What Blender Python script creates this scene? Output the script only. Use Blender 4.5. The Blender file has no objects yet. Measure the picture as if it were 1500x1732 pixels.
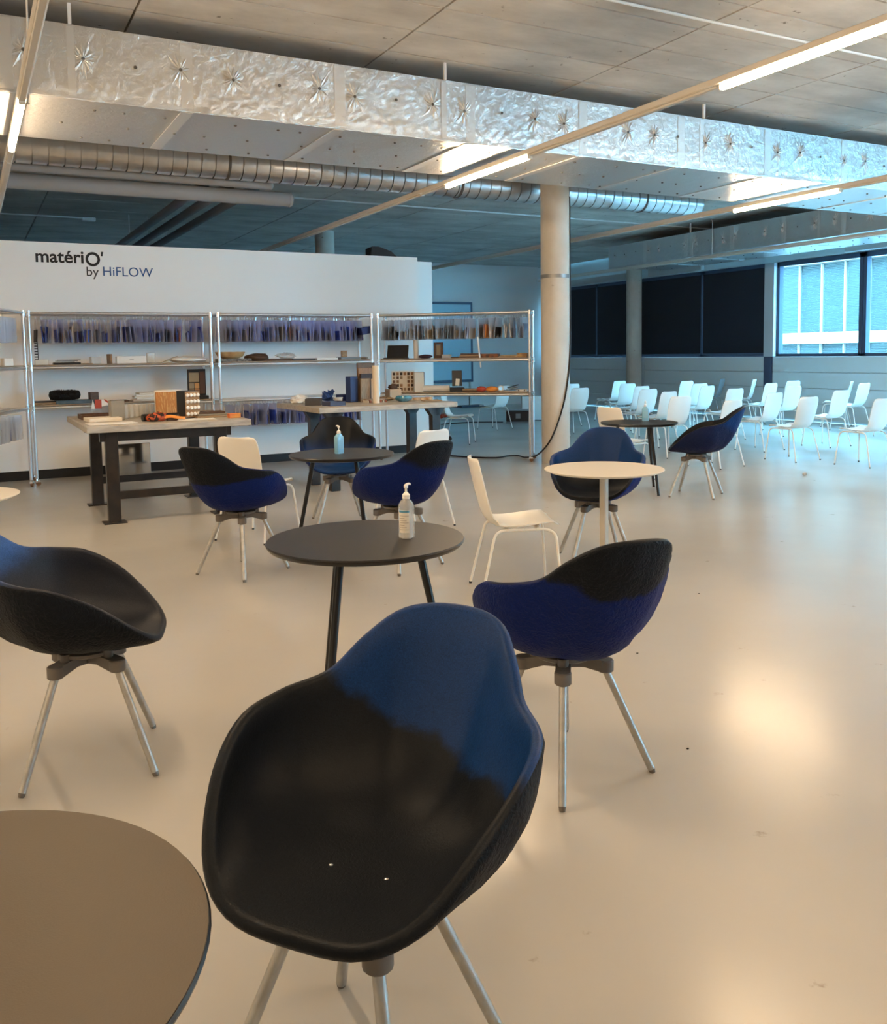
import bpy, math, random
from mathutils import Vector, Matrix, noise
random.seed(7)
C = bpy.context.scene.collection
SC = bpy.context.scene
PI = math.pi
R = math.radians

# ------------------------------------------------------------------ camera
cam_d = bpy.data.cameras.new('camera')
cam = bpy.data.objects.new('camera', cam_d)
C.objects.link(cam)
cam_d.sensor_fit = 'HORIZONTAL'
cam_d.sensor_width = 36.0
cam_d.lens = 36.0 * 1502.2 / 1500.0
cam_d.shift_y = -(866.0 - 722.4) / 1500.0
cam_d.clip_end = 200
yaw, pitch, roll = 0.49033, 0.082727, -0.015117
fw = Vector((math.sin(yaw) * math.cos(pitch), math.cos(yaw) * math.cos(pitch), -math.sin(pitch)))
rt = Vector((math.cos(yaw), -math.sin(yaw), 0))
up = rt.cross(fw)
rt2 = math.cos(roll) * rt + math.sin(roll) * up
up2 = -math.sin(roll) * rt + math.cos(roll) * up
cam.matrix_world = Matrix(((rt2.x, up2.x, -fw.x, 0), (rt2.y, up2.y, -fw.y, 0), (rt2.z, up2.z, -fw.z, 1.5), (0, 0, 0, 1)))
SC.camera = cam

# ------------------------------------------------------------------ world, exposure
W = bpy.data.worlds.new('sky')
SC.world = W
W.use_nodes = True
bg = W.node_tree.nodes['Background']
bg.inputs[0].default_value = (0.23, 0.66, 1.0, 1)
bg.inputs[1].default_value = 20.0
SC.view_settings.view_transform = 'Standard'
SC.view_settings.look = 'None'
SC.view_settings.gamma = 1.0
SC.view_settings.use_curve_mapping = False
SC.view_settings.exposure = 1.14
SC.cycles.max_bounces = 14
SC.cycles.diffuse_bounces = 9
SC.cycles.glossy_bounces = 5
SC.cycles.transparent_max_bounces = 24
LAMP_COL = (1.0, 0.72, 0.44, 1)
LAMP_POWER = 86.0

# ------------------------------------------------------------------ materials
MATS = {}
def mat(name, col, rough=0.5, metal=0.0, col2=None, nscale=6.0, ndetail=4.0, nlo=0.35, nhi=0.65, bump=0.0, bscale=60.0, bdist=0.01,
        spec=0.5, trans=0.0, ior=1.45, emit=None, estr=0.0, stretch=None, coat=0.0, alpha=1.0):
    if name in MATS: return MATS[name]
    m = bpy.data.materials.new(name); m.use_nodes = True
    nt = m.node_tree; N = nt.nodes; L = nt.links
    b = N['Principled BSDF']
    b.inputs['Base Color'].default_value = (*col, 1)
    b.inputs['Roughness'].default_value = rough
    b.inputs['Metallic'].default_value = metal
    b.inputs['Specular IOR Level'].default_value = spec
    b.inputs['IOR'].default_value = ior
    b.inputs['Transmission Weight'].default_value = trans
    b.inputs['Coat Weight'].default_value = coat
    b.inputs['Alpha'].default_value = alpha
    if emit:
        b.inputs['Emission Color'].default_value = (*emit, 1); b.inputs['Emission Strength'].default_value = estr
    tc = mp = None
    if col2 or bump:
        tc = N.new('ShaderNodeTexCoord'); mp = N.new('ShaderNodeMapping')
        L.new(tc.outputs['Object'], mp.inputs['Vector'])
        if stretch: mp.inputs['Scale'].default_value = stretch
    if col2:
        n = N.new('ShaderNodeTexNoise'); n.inputs['Scale'].default_value = nscale; n.inputs['Detail'].default_value = ndetail
        L.new(mp.outputs[0], n.inputs['Vector'])
        r = N.new('ShaderNodeMapRange'); r.interpolation_type = 'SMOOTHSTEP'
        r.inputs['From Min'].default_value = nlo; r.inputs['From Max'].default_value = nhi
        L.new(n.outputs['Fac'], r.inputs['Value'])
        mx = N.new('ShaderNodeMix'); mx.data_type = 'RGBA'
        mx.inputs['A'].default_value = (*col, 1); mx.inputs['B'].default_value = (*col2, 1)
        L.new(r.outputs[0], mx.inputs['Factor']); L.new(mx.outputs['Result'], b.inputs['Base Color'])
    if bump:
        n2 = N.new('ShaderNodeTexNoise'); n2.inputs['Scale'].default_value = bscale; n2.inputs['Detail'].default_value = 5
        L.new(mp.outputs[0], n2.inputs['Vector'])
        bp = N.new('ShaderNodeBump'); bp.inputs['Strength'].default_value = bump; bp.inputs['Distance'].default_value = bdist
        L.new(n2.outputs['Fac'], bp.inputs['Height']); L.new(bp.outputs[0], b.inputs['Normal'])
    MATS[name] = m
    return m

def clear_sheet(name, col, opacity, rough=0.15):
    """thin clear sheet: mostly passes light straight through, a little body colour and gloss"""
    if name in MATS: return MATS[name]
    m = bpy.data.materials.new(name); m.use_nodes = True
    nt = m.node_tree; N = nt.nodes; L = nt.links
    for n in list(N): N.remove(n)
    out = N.new('ShaderNodeOutputMaterial'); t = N.new('ShaderNodeBsdfTransparent'); p = N.new('ShaderNodeBsdfPrincipled')
    p.inputs['Base Color'].default_value = (*col, 1); p.inputs['Roughness'].default_value = rough
    mx = N.new('ShaderNodeMixShader'); mx.inputs[0].default_value = opacity
    L.new(t.outputs[0], mx.inputs[1]); L.new(p.outputs[0], mx.inputs[2]); L.new(mx.outputs[0], out.inputs['Surface'])
    MATS[name] = m
    return m

def two_tone(name, top, bot, thr, ty=0.0, tx=0.0, amp=0.10, soft=0.03, bump=0.35, bscale=90.0, rough=0.5, bdist=0.004, spec=0.12, mot=(0.55, 1.45)):
    """felted shell colour: one colour above an irregular edge, another below it (local shell coordinates)"""
    m = bpy.data.materials.new(name); m.use_nodes = True
    nt = m.node_tree; N = nt.nodes; L = nt.links
    b = N['Principled BSDF']; b.inputs['Roughness'].default_value = rough; b.inputs['Specular IOR Level'].default_value = spec
    tc = N.new('ShaderNodeTexCoord'); sx = N.new('ShaderNodeSeparateXYZ'); L.new(tc.outputs['Object'], sx.inputs[0])
    n = N.new('ShaderNodeTexNoise'); n.inputs['Scale'].default_value = 9; n.inputs['Detail'].default_value = 6; L.new(tc.outputs['Object'], n.inputs['Vector'])
    def mad(a, k, c):
        q = N.new('ShaderNodeMath'); q.operation = 'MULTIPLY_ADD'
        L.new(a, q.inputs[0]); q.inputs[1].default_value = k
        if isinstance(c, float): q.inputs[2].default_value = c
        else: L.new(c, q.inputs[2])
        return q.outputs[0]
    v = mad(n.outputs['Fac'], amp * 2, -amp)
    v = mad(sx.outputs['X'], tx, v); v = mad(sx.outputs['Y'], ty, v); v = mad(sx.outputs['Z'], 1.0, v)
    r = N.new('ShaderNodeMapRange'); r.interpolation_type = 'SMOOTHSTEP'
    r.inputs['From Min'].default_value = thr - soft; r.inputs['From Max'].default_value = thr + soft; L.new(v, r.inputs['Value'])
    mx = N.new('ShaderNodeMix'); mx.data_type = 'RGBA'; mx.inputs['A'].default_value = (*bot, 1); mx.inputs['B'].default_value = (*top, 1)
    L.new(r.outputs[0], mx.inputs['Factor'])
    # fibre mottling
    n3 = N.new('ShaderNodeTexNoise'); n3.inputs['Scale'].default_value = 140; n3.inputs['Detail'].default_value = 3; n3.inputs['Distortion'].default_value = 2.5
    L.new(tc.outputs['Object'], n3.inputs['Vector'])
    mr = N.new('ShaderNodeMapRange'); mr.inputs['To Min'].default_value = mot[0]; mr.inputs['To Max'].default_value = mot[1]; L.new(n3.outputs['Fac'], mr.inputs['Value'])
    ml = N.new('ShaderNodeMix'); ml.data_type = 'RGBA'; ml.blend_type = 'MULTIPLY'; ml.inputs['Factor'].default_value = 1
    L.new(mx.outputs['Result'], ml.inputs['A']); L.new(mr.outputs[0], ml.inputs['B']); L.new(ml.outputs['Result'], b.inputs['Base Color'])
    n2 = N.new('ShaderNodeTexNoise'); n2.inputs['Scale'].default_value = bscale; n2.inputs['Detail'].default_value = 5; n2.inputs['Distortion'].default_value = 1.5
    L.new(tc.outputs['Object'], n2.inputs['Vector'])
    bp = N.new('ShaderNodeBump'); bp.inputs['Strength'].default_value = bump; bp.inputs['Distance'].default_value = bdist
    L.new(n2.outputs['Fac'], bp.inputs['Height']); L.new(bp.outputs[0], b.inputs['Normal'])
    return m

def floor_mat():
    m = bpy.data.materials.new('poured_resin'); m.use_nodes = True
    nt = m.node_tree; N = nt.nodes; L = nt.links; b = N['Principled BSDF']
    tc = N.new('ShaderNodeTexCoord')
    n = N.new('ShaderNodeTexNoise'); n.inputs['Scale'].default_value = 0.9; n.inputs['Detail'].default_value = 5; L.new(tc.outputs['Object'], n.inputs['Vector'])
    cr = N.new('ShaderNodeMix'); cr.data_type = 'RGBA'; cr.inputs['A'].default_value = (0.45, 0.432, 0.40, 1); cr.inputs['B'].default_value = (0.51, 0.49, 0.455, 1)
    L.new(n.outputs['Fac'], cr.inputs['Factor'])
    # small scuffs
    n2 = N.new('ShaderNodeTexNoise'); n2.inputs['Scale'].default_value = 5.5; n2.inputs['Detail'].default_value = 8; n2.inputs['Roughness'].default_value = 0.62; L.new(tc.outputs['Object'], n2.inputs['Vector'])
    mr = N.new('ShaderNodeMapRange'); mr.interpolation_type = 'SMOOTHSTEP'; mr.inputs['From Min'].default_value = 0.665; mr.inputs['From Max'].default_value = 0.74; L.new(n2.outputs['Fac'], mr.inputs['Value'])
    mx = N.new('ShaderNodeMix'); mx.data_type = 'RGBA'; L.new(mr.outputs[0], mx.inputs['Factor']); L.new(cr.outputs['Result'], mx.inputs['A']); mx.inputs['B'].default_value = (0.33, 0.29, 0.24, 1)
    L.new(mx.outputs['Result'], b.inputs['Base Color'])
    rr = N.new('ShaderNodeMapRange'); rr.inputs['To Min'].default_value = 0.17; rr.inputs['To Max'].default_value = 0.30; L.new(n.outputs['Fac'], rr.inputs['Value']); L.new(rr.outputs[0], b.inputs['Roughness'])
    b.inputs['IOR'].default_value = 1.38
    n4 = N.new('ShaderNodeTexNoise'); n4.inputs['Scale'].default_value = 2.2; n4.inputs['Detail'].default_value = 3; L.new(tc.outputs['Object'], n4.inputs['Vector'])
    bp = N.new('ShaderNodeBump'); bp.inputs['Strength'].default_value = 0.10; bp.inputs['Distance'].default_value = 0.02
    L.new(n4.outputs['Fac'], bp.inputs['Height']); L.new(bp.outputs[0], b.inputs['Normal'])
    return m

def concrete_mat(name, c1, c2, joints=True):
    m = bpy.data.materials.new(name); m.use_nodes = True
    nt = m.node_tree; N = nt.nodes; L = nt.links; b = N['Principled BSDF']; b.inputs['Roughness'].default_value = 0.8
    g = N.new('ShaderNodeNewGeometry')
    mp = N.new('ShaderNodeMapping'); mp.inputs['Scale'].default_value = (0.8, 1.6, 0.9); L.new(g.outputs['Position'], mp.inputs['Vector'])
    n = N.new('ShaderNodeTexNoise'); n.inputs['Scale'].default_value = 1.3; n.inputs['Detail'].default_value = 8; n.inputs['Roughness'].default_value = 0.6; L.new(mp.outputs[0], n.inputs['Vector'])
    r = N.new('ShaderNodeMapRange'); r.inputs['From Min'].default_value = 0.35; r.inputs['From Max'].default_value = 0.65; L.new(n.outputs['Fac'], r.inputs['Value'])
    mx = N.new('ShaderNodeMix'); mx.data_type = 'RGBA'; mx.inputs['A'].default_value = (*c1, 1); mx.inputs['B'].default_value = (*c2, 1); L.new(r.outputs[0], mx.inputs['Factor'])
    v = N.new('ShaderNodeTexNoise'); v.inputs['Scale'].default_value = 11; v.inputs['Detail'].default_value = 3; L.new(g.outputs['Position'], v.inputs['Vector'])
    rv = N.new('ShaderNodeMapRange'); rv.interpolation_type = 'SMOOTHSTEP'; rv.inputs['From Min'].default_value = 0.70; rv.inputs['From Max'].default_value = 0.76; L.new(v.outputs['Fac'], rv.inputs['Value'])
    m2 = N.new('ShaderNodeMix'); m2.data_type = 'RGBA'; L.new(rv.outputs[0], m2.inputs['Factor']); L.new(mx.outputs['Result'], m2.inputs['A']); m2.inputs['B'].default_value = (c1[0] * .55, c1[1] * .53, c1[2] * .5, 1)
    L.new(m2.outputs['Result'], b.inputs['Base Color'])
    bp = N.new('ShaderNodeBump'); bp.inputs['Strength'].default_value = 0.15; bp.inputs['Distance'].default_value = 0.01; L.new(v.outputs['Fac'], bp.inputs['Height']); L.new(bp.outputs[0], b.inputs['Normal'])
    return m

def foil_mat():
    m = bpy.data.materials.new('aluminium_foil'); m.use_nodes = True
    nt = m.node_tree; N = nt.nodes; L = nt.links; b = N['Principled BSDF']
    b.inputs['Base Color'].default_value = (0.66, 0.66, 0.655, 1); b.inputs['Metallic'].default_value = 0.88; b.inputs['Roughness'].default_value = 0.33
    g = N.new('ShaderNodeNewGeometry')
    n = N.new('ShaderNodeTexNoise'); n.inputs['Scale'].default_value = 16; n.inputs['Detail'].default_value = 8; n.inputs['Roughness'].default_value = 0.65; n.inputs['Distortion'].default_value = 1.2; L.new(g.outputs['Position'], n.inputs['Vector'])
    vo = N.new('ShaderNodeTexVoronoi'); vo.inputs['Scale'].default_value = 9; L.new(g.outputs['Position'], vo.inputs['Vector'])
    ad = N.new('ShaderNodeMath'); ad.operation = 'MULTIPLY_ADD'; ad.inputs[1].default_value = 0.35; L.new(vo.outputs['Distance'], ad.inputs[0]); L.new(n.outputs['Fac'], ad.inputs[2])
    bp = N.new('ShaderNodeBump'); bp.inputs['Strength'].default_value = 0.5; bp.inputs['Distance'].default_value = 0.015
    L.new(ad.outputs[0], bp.inputs['Height']); L.new(bp.outputs[0], b.inputs['Normal'])
    return m

FLOOR = floor_mat()
CONC = concrete_mat('ceiling_concrete', (0.42, 0.40, 0.37), (0.62, 0.595, 0.555))
COLC = concrete_mat('column_concrete', (0.46, 0.42, 0.36), (0.58, 0.54, 0.48))
FOIL = foil_mat()
WHITE = mat('white_paint', (0.90, 0.89, 0.865), 0.6)
WALLP = mat('grey_wall_paint', (0.74, 0.77, 0.78), 0.7)
DARKBASE = mat('black_plinth', (0.012, 0.012, 0.014), 0.4)
PANELG = mat('grey_panel_daylight_tint', (0.55, 0.65, 0.69), 0.5)  # grey paint tinted blue to carry the cast of the daylight
FRAME = mat('dark_window_frame', (0.05, 0.075, 0.13), 0.45)
REVEAL = mat('pale_window_reveal', (0.42, 0.47, 0.52), 0.5)
BLIND = mat('black_blackout_fabric', (0.008, 0.013, 0.022), 0.75, bump=0.1, bscale=300)
CASS = mat('grey_blind_cassette', (0.5, 0.52, 0.52), 0.5)
GLASS = clear_sheet('window_glass', (0.9, 0.95, 1.0), 0.05, 0.02)
GALV = mat('galvanised_pipe', (0.70, 0.71, 0.72), 0.38, 0.9, col2=(0.66, 0.67, 0.69), nscale=12)
STEEL = mat('brushed_steel', (0.54, 0.53, 0.50), 0.45, 0.75, col2=(0.42, 0.41, 0.39), nscale=14)
MIRROR = mat('mirror_steel', (0.86, 0.86, 0.85), 0.06, 1.0)
CHROME = mat('chrome_fitting', (0.75, 0.76, 0.78), 0.18, 1.0)
BRACK = mat('cast_grey_bracket', (0.15, 0.135, 0.12), 0.5)
BLACKM = mat('black_steel', (0.012, 0.011, 0.011), 0.38, 0.0, col2=(0.028, 0.02, 0.016), nscale=9)
BLACKT = mat('dark_linoleum', (0.020, 0.019, 0.018), 0.42, col2=(0.027, 0.025, 0.023), nscale=3)
BLACKT_WARM = mat('dark_linoleum_warm_reflection', (0.085, 0.064, 0.043), 0.5, bump=0.05, bscale=400)  # dark table linoleum with warm reflected light mixed into the colour
BLACKE = mat('black_table_edge', (0.010, 0.010, 0.011), 0.3)
BLACKL = mat('black_lacquer_leg', (0.010, 0.010, 0.011), 0.3)
WTABLE = mat('cream_laminate', (0.66, 0.61, 0.53), 0.4)
SHELLW = mat('white_plastic_shell', (0.80, 0.78, 0.73), 0.38)
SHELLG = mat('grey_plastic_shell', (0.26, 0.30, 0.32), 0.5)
WLEG = mat('white_lacquered_tube', (0.80, 0.78, 0.73), 0.35)
GLEG = mat('grey_lacquered_tube', (0.42, 0.45, 0.47), 0.4)
FOOT = mat('dark_rubber_foot', (0.02, 0.02, 0.025), 0.6)
PLASTW = mat('white_pump_plastic', (0.85, 0.84, 0.82), 0.35)
TRACKM = mat('white_light_track', (0.62, 0.58, 0.52), 0.45)
CONDUIT = mat('white_conduit', (0.75, 0.75, 0.74), 0.4)
DUCTM = mat('spiral_duct_steel', (0.62, 0.63, 0.64), 0.30, 0.9, col2=(0.52, 0.53, 0.55), nscale=4)
PIPEG = mat('grey_insulated_pipe', (0.29, 0.30, 0.32), 0.55)
PIPED = mat('dark_insulated_pipe', (0.17, 0.18, 0.19), 0.55)
PIN = mat('dark_pin_head', (0.10, 0.095, 0.09), 0.5)
TAPE = mat('smooth_foil_tape', (0.74, 0.74, 0.73), 0.40, 0.75)
CABLE = mat('black_cable', (0.008, 0.008, 0.009), 0.45)
BENCHT = mat('grey_wood_top', (0.46, 0.42, 0.36), 0.5, col2=(0.34, 0.31, 0.27), nscale=5, stretch=(1.5, 14, 6))
SHELFB = mat('shelf_board', (0.36, 0.28, 0.20), 0.5, col2=(0.27, 0.2, 0.14), nscale=8, stretch=(1, 10, 5))
POUCH = clear_sheet('clear_pouch', (0.62, 0.70, 0.95), 0.46, 0.2)
POUCHC = clear_sheet('pale_clear_pouch', (0.75, 0.84, 0.96), 0.42, 0.15)
ACRYL = clear_sheet('clear_acrylic', (0.75, 0.74, 0.70), 0.45, 0.08)
CLEARB = clear_sheet('clear_bottle_wall', (0.86, 0.87, 0.86), 0.30, 0.06)
CLEARL = clear_sheet('clear_gel', (0.78, 0.79, 0.78), 0.30, 0.05)
TUBE = mat('lit_tube', (1, 1, 1), 0.5, emit=LAMP_COL[:3], estr=LAMP_POWER)
def flat(name, c, rough=0.55, **k): return mat(name, c, rough, **k)

# ------------------------------------------------------------------ mesh building
class MB:
    def __init__(s): s.v = []; s.f = []; s.m = []
    def add(s, vs, fs, mi=0, M=None):
        o = len(s.v)
        for p in vs:
            s.v.append(tuple(M @ Vector(p)) if M is not None else tuple(p))
        for f in fs: s.f.append([o + i for i in f]); s.m.append(mi)
        return s
    def box(s, c, d, mi=0, M=None):
        x, y, z = c; a, b, e = d[0] / 2, d[1] / 2, d[2] / 2
        vs = [(x + i * a, y + j * b, z + k * e) for k in (-1, 1) for j in (-1, 1) for i in (-1, 1)]
        return s.add(vs, [(0, 2, 3, 1), (4, 5, 7, 6), (0, 1, 5, 4), (2, 6, 7, 3), (0, 4, 6, 2), (1, 3, 7, 5)], mi, M)
    def rbox(s, c, d, r=0.004, mi=0, M=None):
        """box with chamfered edges"""
        h = [d[0] / 2, d[1] / 2, d[2] / 2]; r = min(r, min(h) * 0.9)
        vs = []; idx = {}
        for i in (-1, 1):
            for j in (-1, 1):
                for k in (-1, 1):
                    sg = (i, j, k)
                    for ax in range(3):
                        p = [sg[q] * (h[q] if q == ax else h[q] - r) for q in range(3)]
                        idx[(sg, ax)] = len(vs); vs.append([c[q] + p[q] for q in range(3)])
        fs = []
        def orient(f):
            a, b, e = (Vector(vs[f[q]]) for q in (0, 1, 2))
            n = (b - a).cross(e - a); ctr = sum((Vector(vs[q]) for q in f), Vector()) / len(f) - Vector(c)
            return f if n.dot(ctr) > 0 else f[::-1]
        for ax in range(3):
            o1, o2 = [q for q in range(3) if q != ax]
            for sv in (-1, 1):
                f = []
                for a, b in ((-1, -1), (1, -1), (1, 1), (-1, 1)):
                    sg = [0, 0, 0]; sg[ax] = sv; sg[o1] = a; sg[o2] = b; f.append(idx[(tuple(sg), ax)])
                fs.append(orient(f))
            for a in (-1, 1):
                for b in (-1, 1):
                    s1 = [0, 0, 0]; s1[o1] = a; s1[o2] = b; s2 = list(s1); s1[ax] = -1; s2[ax] = 1
                    s1 = tuple(s1); s2 = tuple(s2)
                    fs.append(orient([idx[(s1, o1)], idx[(s2, o1)], idx[(s2, o2)], idx[(s1, o2)]]))
        for i in (-1, 1):
            for j in (-1, 1):
                for k in (-1, 1): fs.append(orient([idx[((i, j, k), a)] for a in range(3)]))
        return s.add(vs, fs, mi, M)
    def tube(s, pts, rad, n=10, mi=0, caps=True, M=None):
        pts = [Vector(p) for p in pts]; rads = rad if isinstance(rad, (list, tuple)) else [rad] * len(pts)
        vs = []; fs = []
        t0 = (pts[1] - pts[0]).normalized()
        ref = Vector((0, 0, 1)) if abs(t0.z) < 0.9 else Vector((1, 0, 0))
        u = t0.cross(ref).normalized()
        for i, p in enumerate(pts):
            if i == 0: t = pts[1] - pts[0]
            elif i == len(pts) - 1: t = pts[-1] - pts[-2]
            else: t = (pts[i + 1] - p).normalized() + (p - pts[i - 1]).normalized()
            t.normalize(); u = (u - t * u.dot(t)).normalized(); w = t.cross(u)
            for k in range(n):
                a = 2 * PI * k / n; vs.append(p + (u * math.cos(a) + w * math.sin(a)) * rads[i])
        for i in range(len(pts) - 1):
            for k in range(n):
                k2 = (k + 1) % n; fs.append((i * n + k, i * n + k2, (i + 1) * n + k2, (i + 1) * n + k))
        if caps: fs.append(tuple(range(n))[::-1]); fs.append(tuple((len(pts) - 1) * n + k for k in range(n)))
        return s.add(vs, fs, mi, M)
    def lathe(s, prof, n=32, mi=0, c=(0, 0, 0), M=None, sx=1.0, sy=1.0):
        """prof: list of (r, z) bottom to top"""
        vs = []; fs = []
        for r, z in prof:
            for k in range(n):
                a = 2 * PI * k / n; vs.append((c[0] + r * math.cos(a) * sx, c[1] + r * math.sin(a) * sy, c[2] + z))
        for i in range(len(prof) - 1):
            for k in range(n):
                k2 = (k + 1) % n; fs.append((i * n + k, i * n + k2, (i + 1) * n + k2, (i + 1) * n + k))
        fs.append(tuple(range(n))[::-1]); fs.append(tuple((len(prof) - 1) * n + k for k in range(n)))
        return s.add(vs, fs, mi, M)
    def prism(s, poly, z0, z1, mi=0, M=None):
        n = len(poly)
        vs = [(x, y, z0) for x, y in poly] + [(x, y, z1) for x, y in poly]
        fs = [tuple(range(n))[::-1], tuple(range(n, 2 * n))] + [(i, (i + 1) % n, n + (i + 1) % n, n + i) for i in range(n)]
        return s.add(vs, fs, mi, M)
    def grid(s, fn, nu, nv, mi=0, closed_u=False):
        vs = [fn(i / nu, j / nv) for j in range(nv + 1) for i in range(nu + 1)]
        w = nu + 1
        return s.add(vs, [(j * w + i, j * w + i + 1, (j + 1) * w + i + 1, (j + 1) * w + i) for j in range(nv) for i in range(nu)], mi)
    def mesh(s, name, mats, angle=40):
        me = bpy.data.meshes.new(name); me.from_pydata(s.v, [], s.f)
        for m in (mats if isinstance(mats, (list, tuple)) else [mats]): me.materials.append(m)
        if any(s.m): me.polygons.foreach_set('material_index', s.m)
        if angle:
            me.shade_smooth(); me.set_sharp_from_angle(angle=R(angle))
        me.update()
        return me
    def obj(s, name, mats, parent=None, loc=(0, 0, 0), rz=0.0, angle=40):
        return link(name, s.mesh(name, mats, angle), parent, loc, rz)

def link(name, me, parent=None, loc=(0, 0, 0), rz=0.0):
    o = bpy.data.objects.new(name, me); C.objects.link(o)
    o.location = loc; o.rotation_euler = (0, 0, rz)
    if parent is not None: o.parent = parent
    return o
def tag(o, label, cat, group=None, kind=None):
    o['label'] = label; o['category'] = cat
    if group: o['group'] = group
    if kind: o['kind'] = kind
    return o
def thing(name, label, cat, loc=(0, 0, 0), rz=0.0, group=None):
    return tag(link(name, None, None, loc, rz), label, cat, group)
def struct(o, label=None):
    o['kind'] = 'structure'
    if label: o['label'] = label
    return o
def children_of(o): return list(o.children)
def copy_tree(o, parent=None):
    c = o.copy(); C.objects.link(c)
    if parent is not None: c.parent = parent
    for ch in children_of(o): copy_tree(ch, c)
    return c

# ------------------------------------------------------------------ room shell
X0, X1, Y0, Y1, ZC = -7.0, 15.1, -7.0, 21.8, 3.95
o = struct(MB().box(((X0 + X1) / 2, (Y0 + Y1) / 2, -0.1), (X1 - X0, Y1 - Y0, 0.2)).obj('floor', FLOOR, angle=0), 'pale beige poured resin floor, glossy with scuffs')
ceil = struct(MB().box(((X0 + X1) / 2, (Y0 + Y1) / 2, ZC + 0.16), (X1 - X0, Y1 - Y0, 0.24)).obj('ceiling', CONC, angle=0), 'board marked raw concrete ceiling')
# formwork panels with recessed joints
def ceiling_panels(xa, xb, ya, yb, dx, dy):
    g = 0.018
    me = MB().box((0, 0, 0), (dx - g, dy - g, 0.04)).mesh('concrete_panel', CONC, 0)
    nx = int(round((xb - xa) / dx)); ny = int(round((yb - ya) / dy))
    for i in range(nx):
        for j in range(ny):
            link('concrete_panel', me, ceil, (xa + (i + .5) * dx, ya + (j + .5) * dy, ZC + 0.02 + (0.002 if (i * 7 + j * 3) % 4 == 0 else 0)))
ceiling_panels(-0.77, 14.83, 3.80, 7.23, 1.95, 0.49)
ceiling_panels(-0.77, 14.83, 7.23, 21.69, 1.95, 0.964)
def slab(x, y, dx, dy): link('concrete_panel', MB().box((0, 0, 0), (dx, dy, 0.04)).mesh('concrete_panel', CONC, 0), ceil, (x, y, ZC + 0.02))
slab((X0 + X1) / 2, (Y0 + 3.79) / 2, X1 - X0, 3.79 - Y0)
slab((X0 - 0.775) / 2, (3.80 + Y1) / 2, -0.775 - X0, Y1 - 3.8)
slab((14.835 + X1) / 2, (3.80 + Y1) / 2, X1 - 14.835, Y1 - 3.8)
struct(MB().box(((X0 + X1) / 2, Y1 + 0.1, ZC / 2 + .1), (X1 - X0 + 0.4, 0.2, ZC + .2)).obj('wall_back', WALLP, angle=0), 'plain grey end wall at the far end of the hall')
struct(MB().box(((X0 + X1) / 2, Y0 - 0.1, ZC / 2 + .1), (X1 - X0 + 0.4, 0.2, ZC + .2)).obj('wall_front', WHITE, angle=0))
struct(MB().box((X0 - 0.1, (Y0 + Y1) / 2, ZC / 2 + .1), (0.2, Y1 - Y0, ZC + .2)).obj('wall_left', WHITE, angle=0))
# window wall on the right: upstand, lintel, horizontal cladding panels
ZS, ZT = 1.33, 3.30
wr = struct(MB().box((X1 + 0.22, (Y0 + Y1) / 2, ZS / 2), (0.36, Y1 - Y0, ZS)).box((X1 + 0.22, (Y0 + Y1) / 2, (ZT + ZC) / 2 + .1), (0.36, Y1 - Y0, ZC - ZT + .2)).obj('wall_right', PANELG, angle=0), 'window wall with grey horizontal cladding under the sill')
for (ya, yb) in ((5.0, 9.2), (9.2, 13.40), (13.62, 17.45), (17.45, 21.75)):
    for k in range(4):
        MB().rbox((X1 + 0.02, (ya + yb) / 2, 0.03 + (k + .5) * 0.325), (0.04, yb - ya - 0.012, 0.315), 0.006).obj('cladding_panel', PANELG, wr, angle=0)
# pillar between the blinds and the open windows
MB().rbox((X1 + 0.02, 13.51, ZS / 2), (0.10, 0.20, ZS), 0.006).obj('pillar_base', FRAME, wr, angle=0)
MB().rbox((X1 + 0.06, 13.47, (ZS + ZT) / 2), (0.22, 0.26, ZT - ZS), 0.006).obj('pillar', REVEAL, wr, angle=0)
def window(n, ya, yb, blind, label):
    t = 0.07
    f = MB()
    f.box((X1 + 0.10, (ya + yb) / 2, ZS + 0.03), (0.12, yb - ya, 0.06)); f.box((X1 + 0.10, (ya + yb) / 2, ZT - 0.04), (0.12, yb - ya, 0.10))
    f.box((X1 + 0.10, ya + t / 2, (ZS + ZT) / 2), (0.12, t, ZT - ZS)); f.box((X1 + 0.10, yb - t / 2, (ZS + ZT) / 2), (0.12, t, ZT - ZS))
    w = struct(f.obj('window_%d' % n, FRAME, angle=0), label)
    MB().box((X1 + 0.12, (ya + yb) / 2, (ZS + ZT) / 2), (0.008, yb - ya - 2 * t, ZT - ZS - 0.12)).obj('pane', GLASS, w, angle=0)
    if blind:
        MB().box((X1 + 0.02, (ya + yb) / 2, (ZS + ZT) / 2 - 0.02), (0.006, yb - ya - 0.05, ZT - ZS - 0.12)).obj('blackout_blind', BLIND, w, angle=0)
        MB().rbox((X1 + 0.015, (ya + yb) / 2, ZS + 0.06), (0.02, yb - ya - 0.06, 0.03), 0.004).obj('bottom_bar', FRAME, w, angle=0)
    return w
window(1, 11.30, 13.34, False, 'tall clear window beside the pale pillar')
window(2, 9.10, 11.28, False, 'clear window at the right edge of the picture')
for k, (a, b) in enumerate(((6.9, 9.08), (4.7, 6.88), (2.5, 4.68), (0.3, 2.48), (-1.9, 0.28), (-4.1, -1.92), (-6.9, -4.12))): window(3 + k, a, b, False, None)
window(10, 13.62, 15.47, True, 'window behind a black blackout blind nearest the clear windows')
window(11, 15.50, 17.74, True, 'window behind a black blackout blind beside the concrete column')
window(12, 17.75, 19.40, True, 'window behind a black blackout blind beyond the concrete column')
window(13, 19.42, 21.6, True, 'window behind a black blackout blind next to the end wall')
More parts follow.
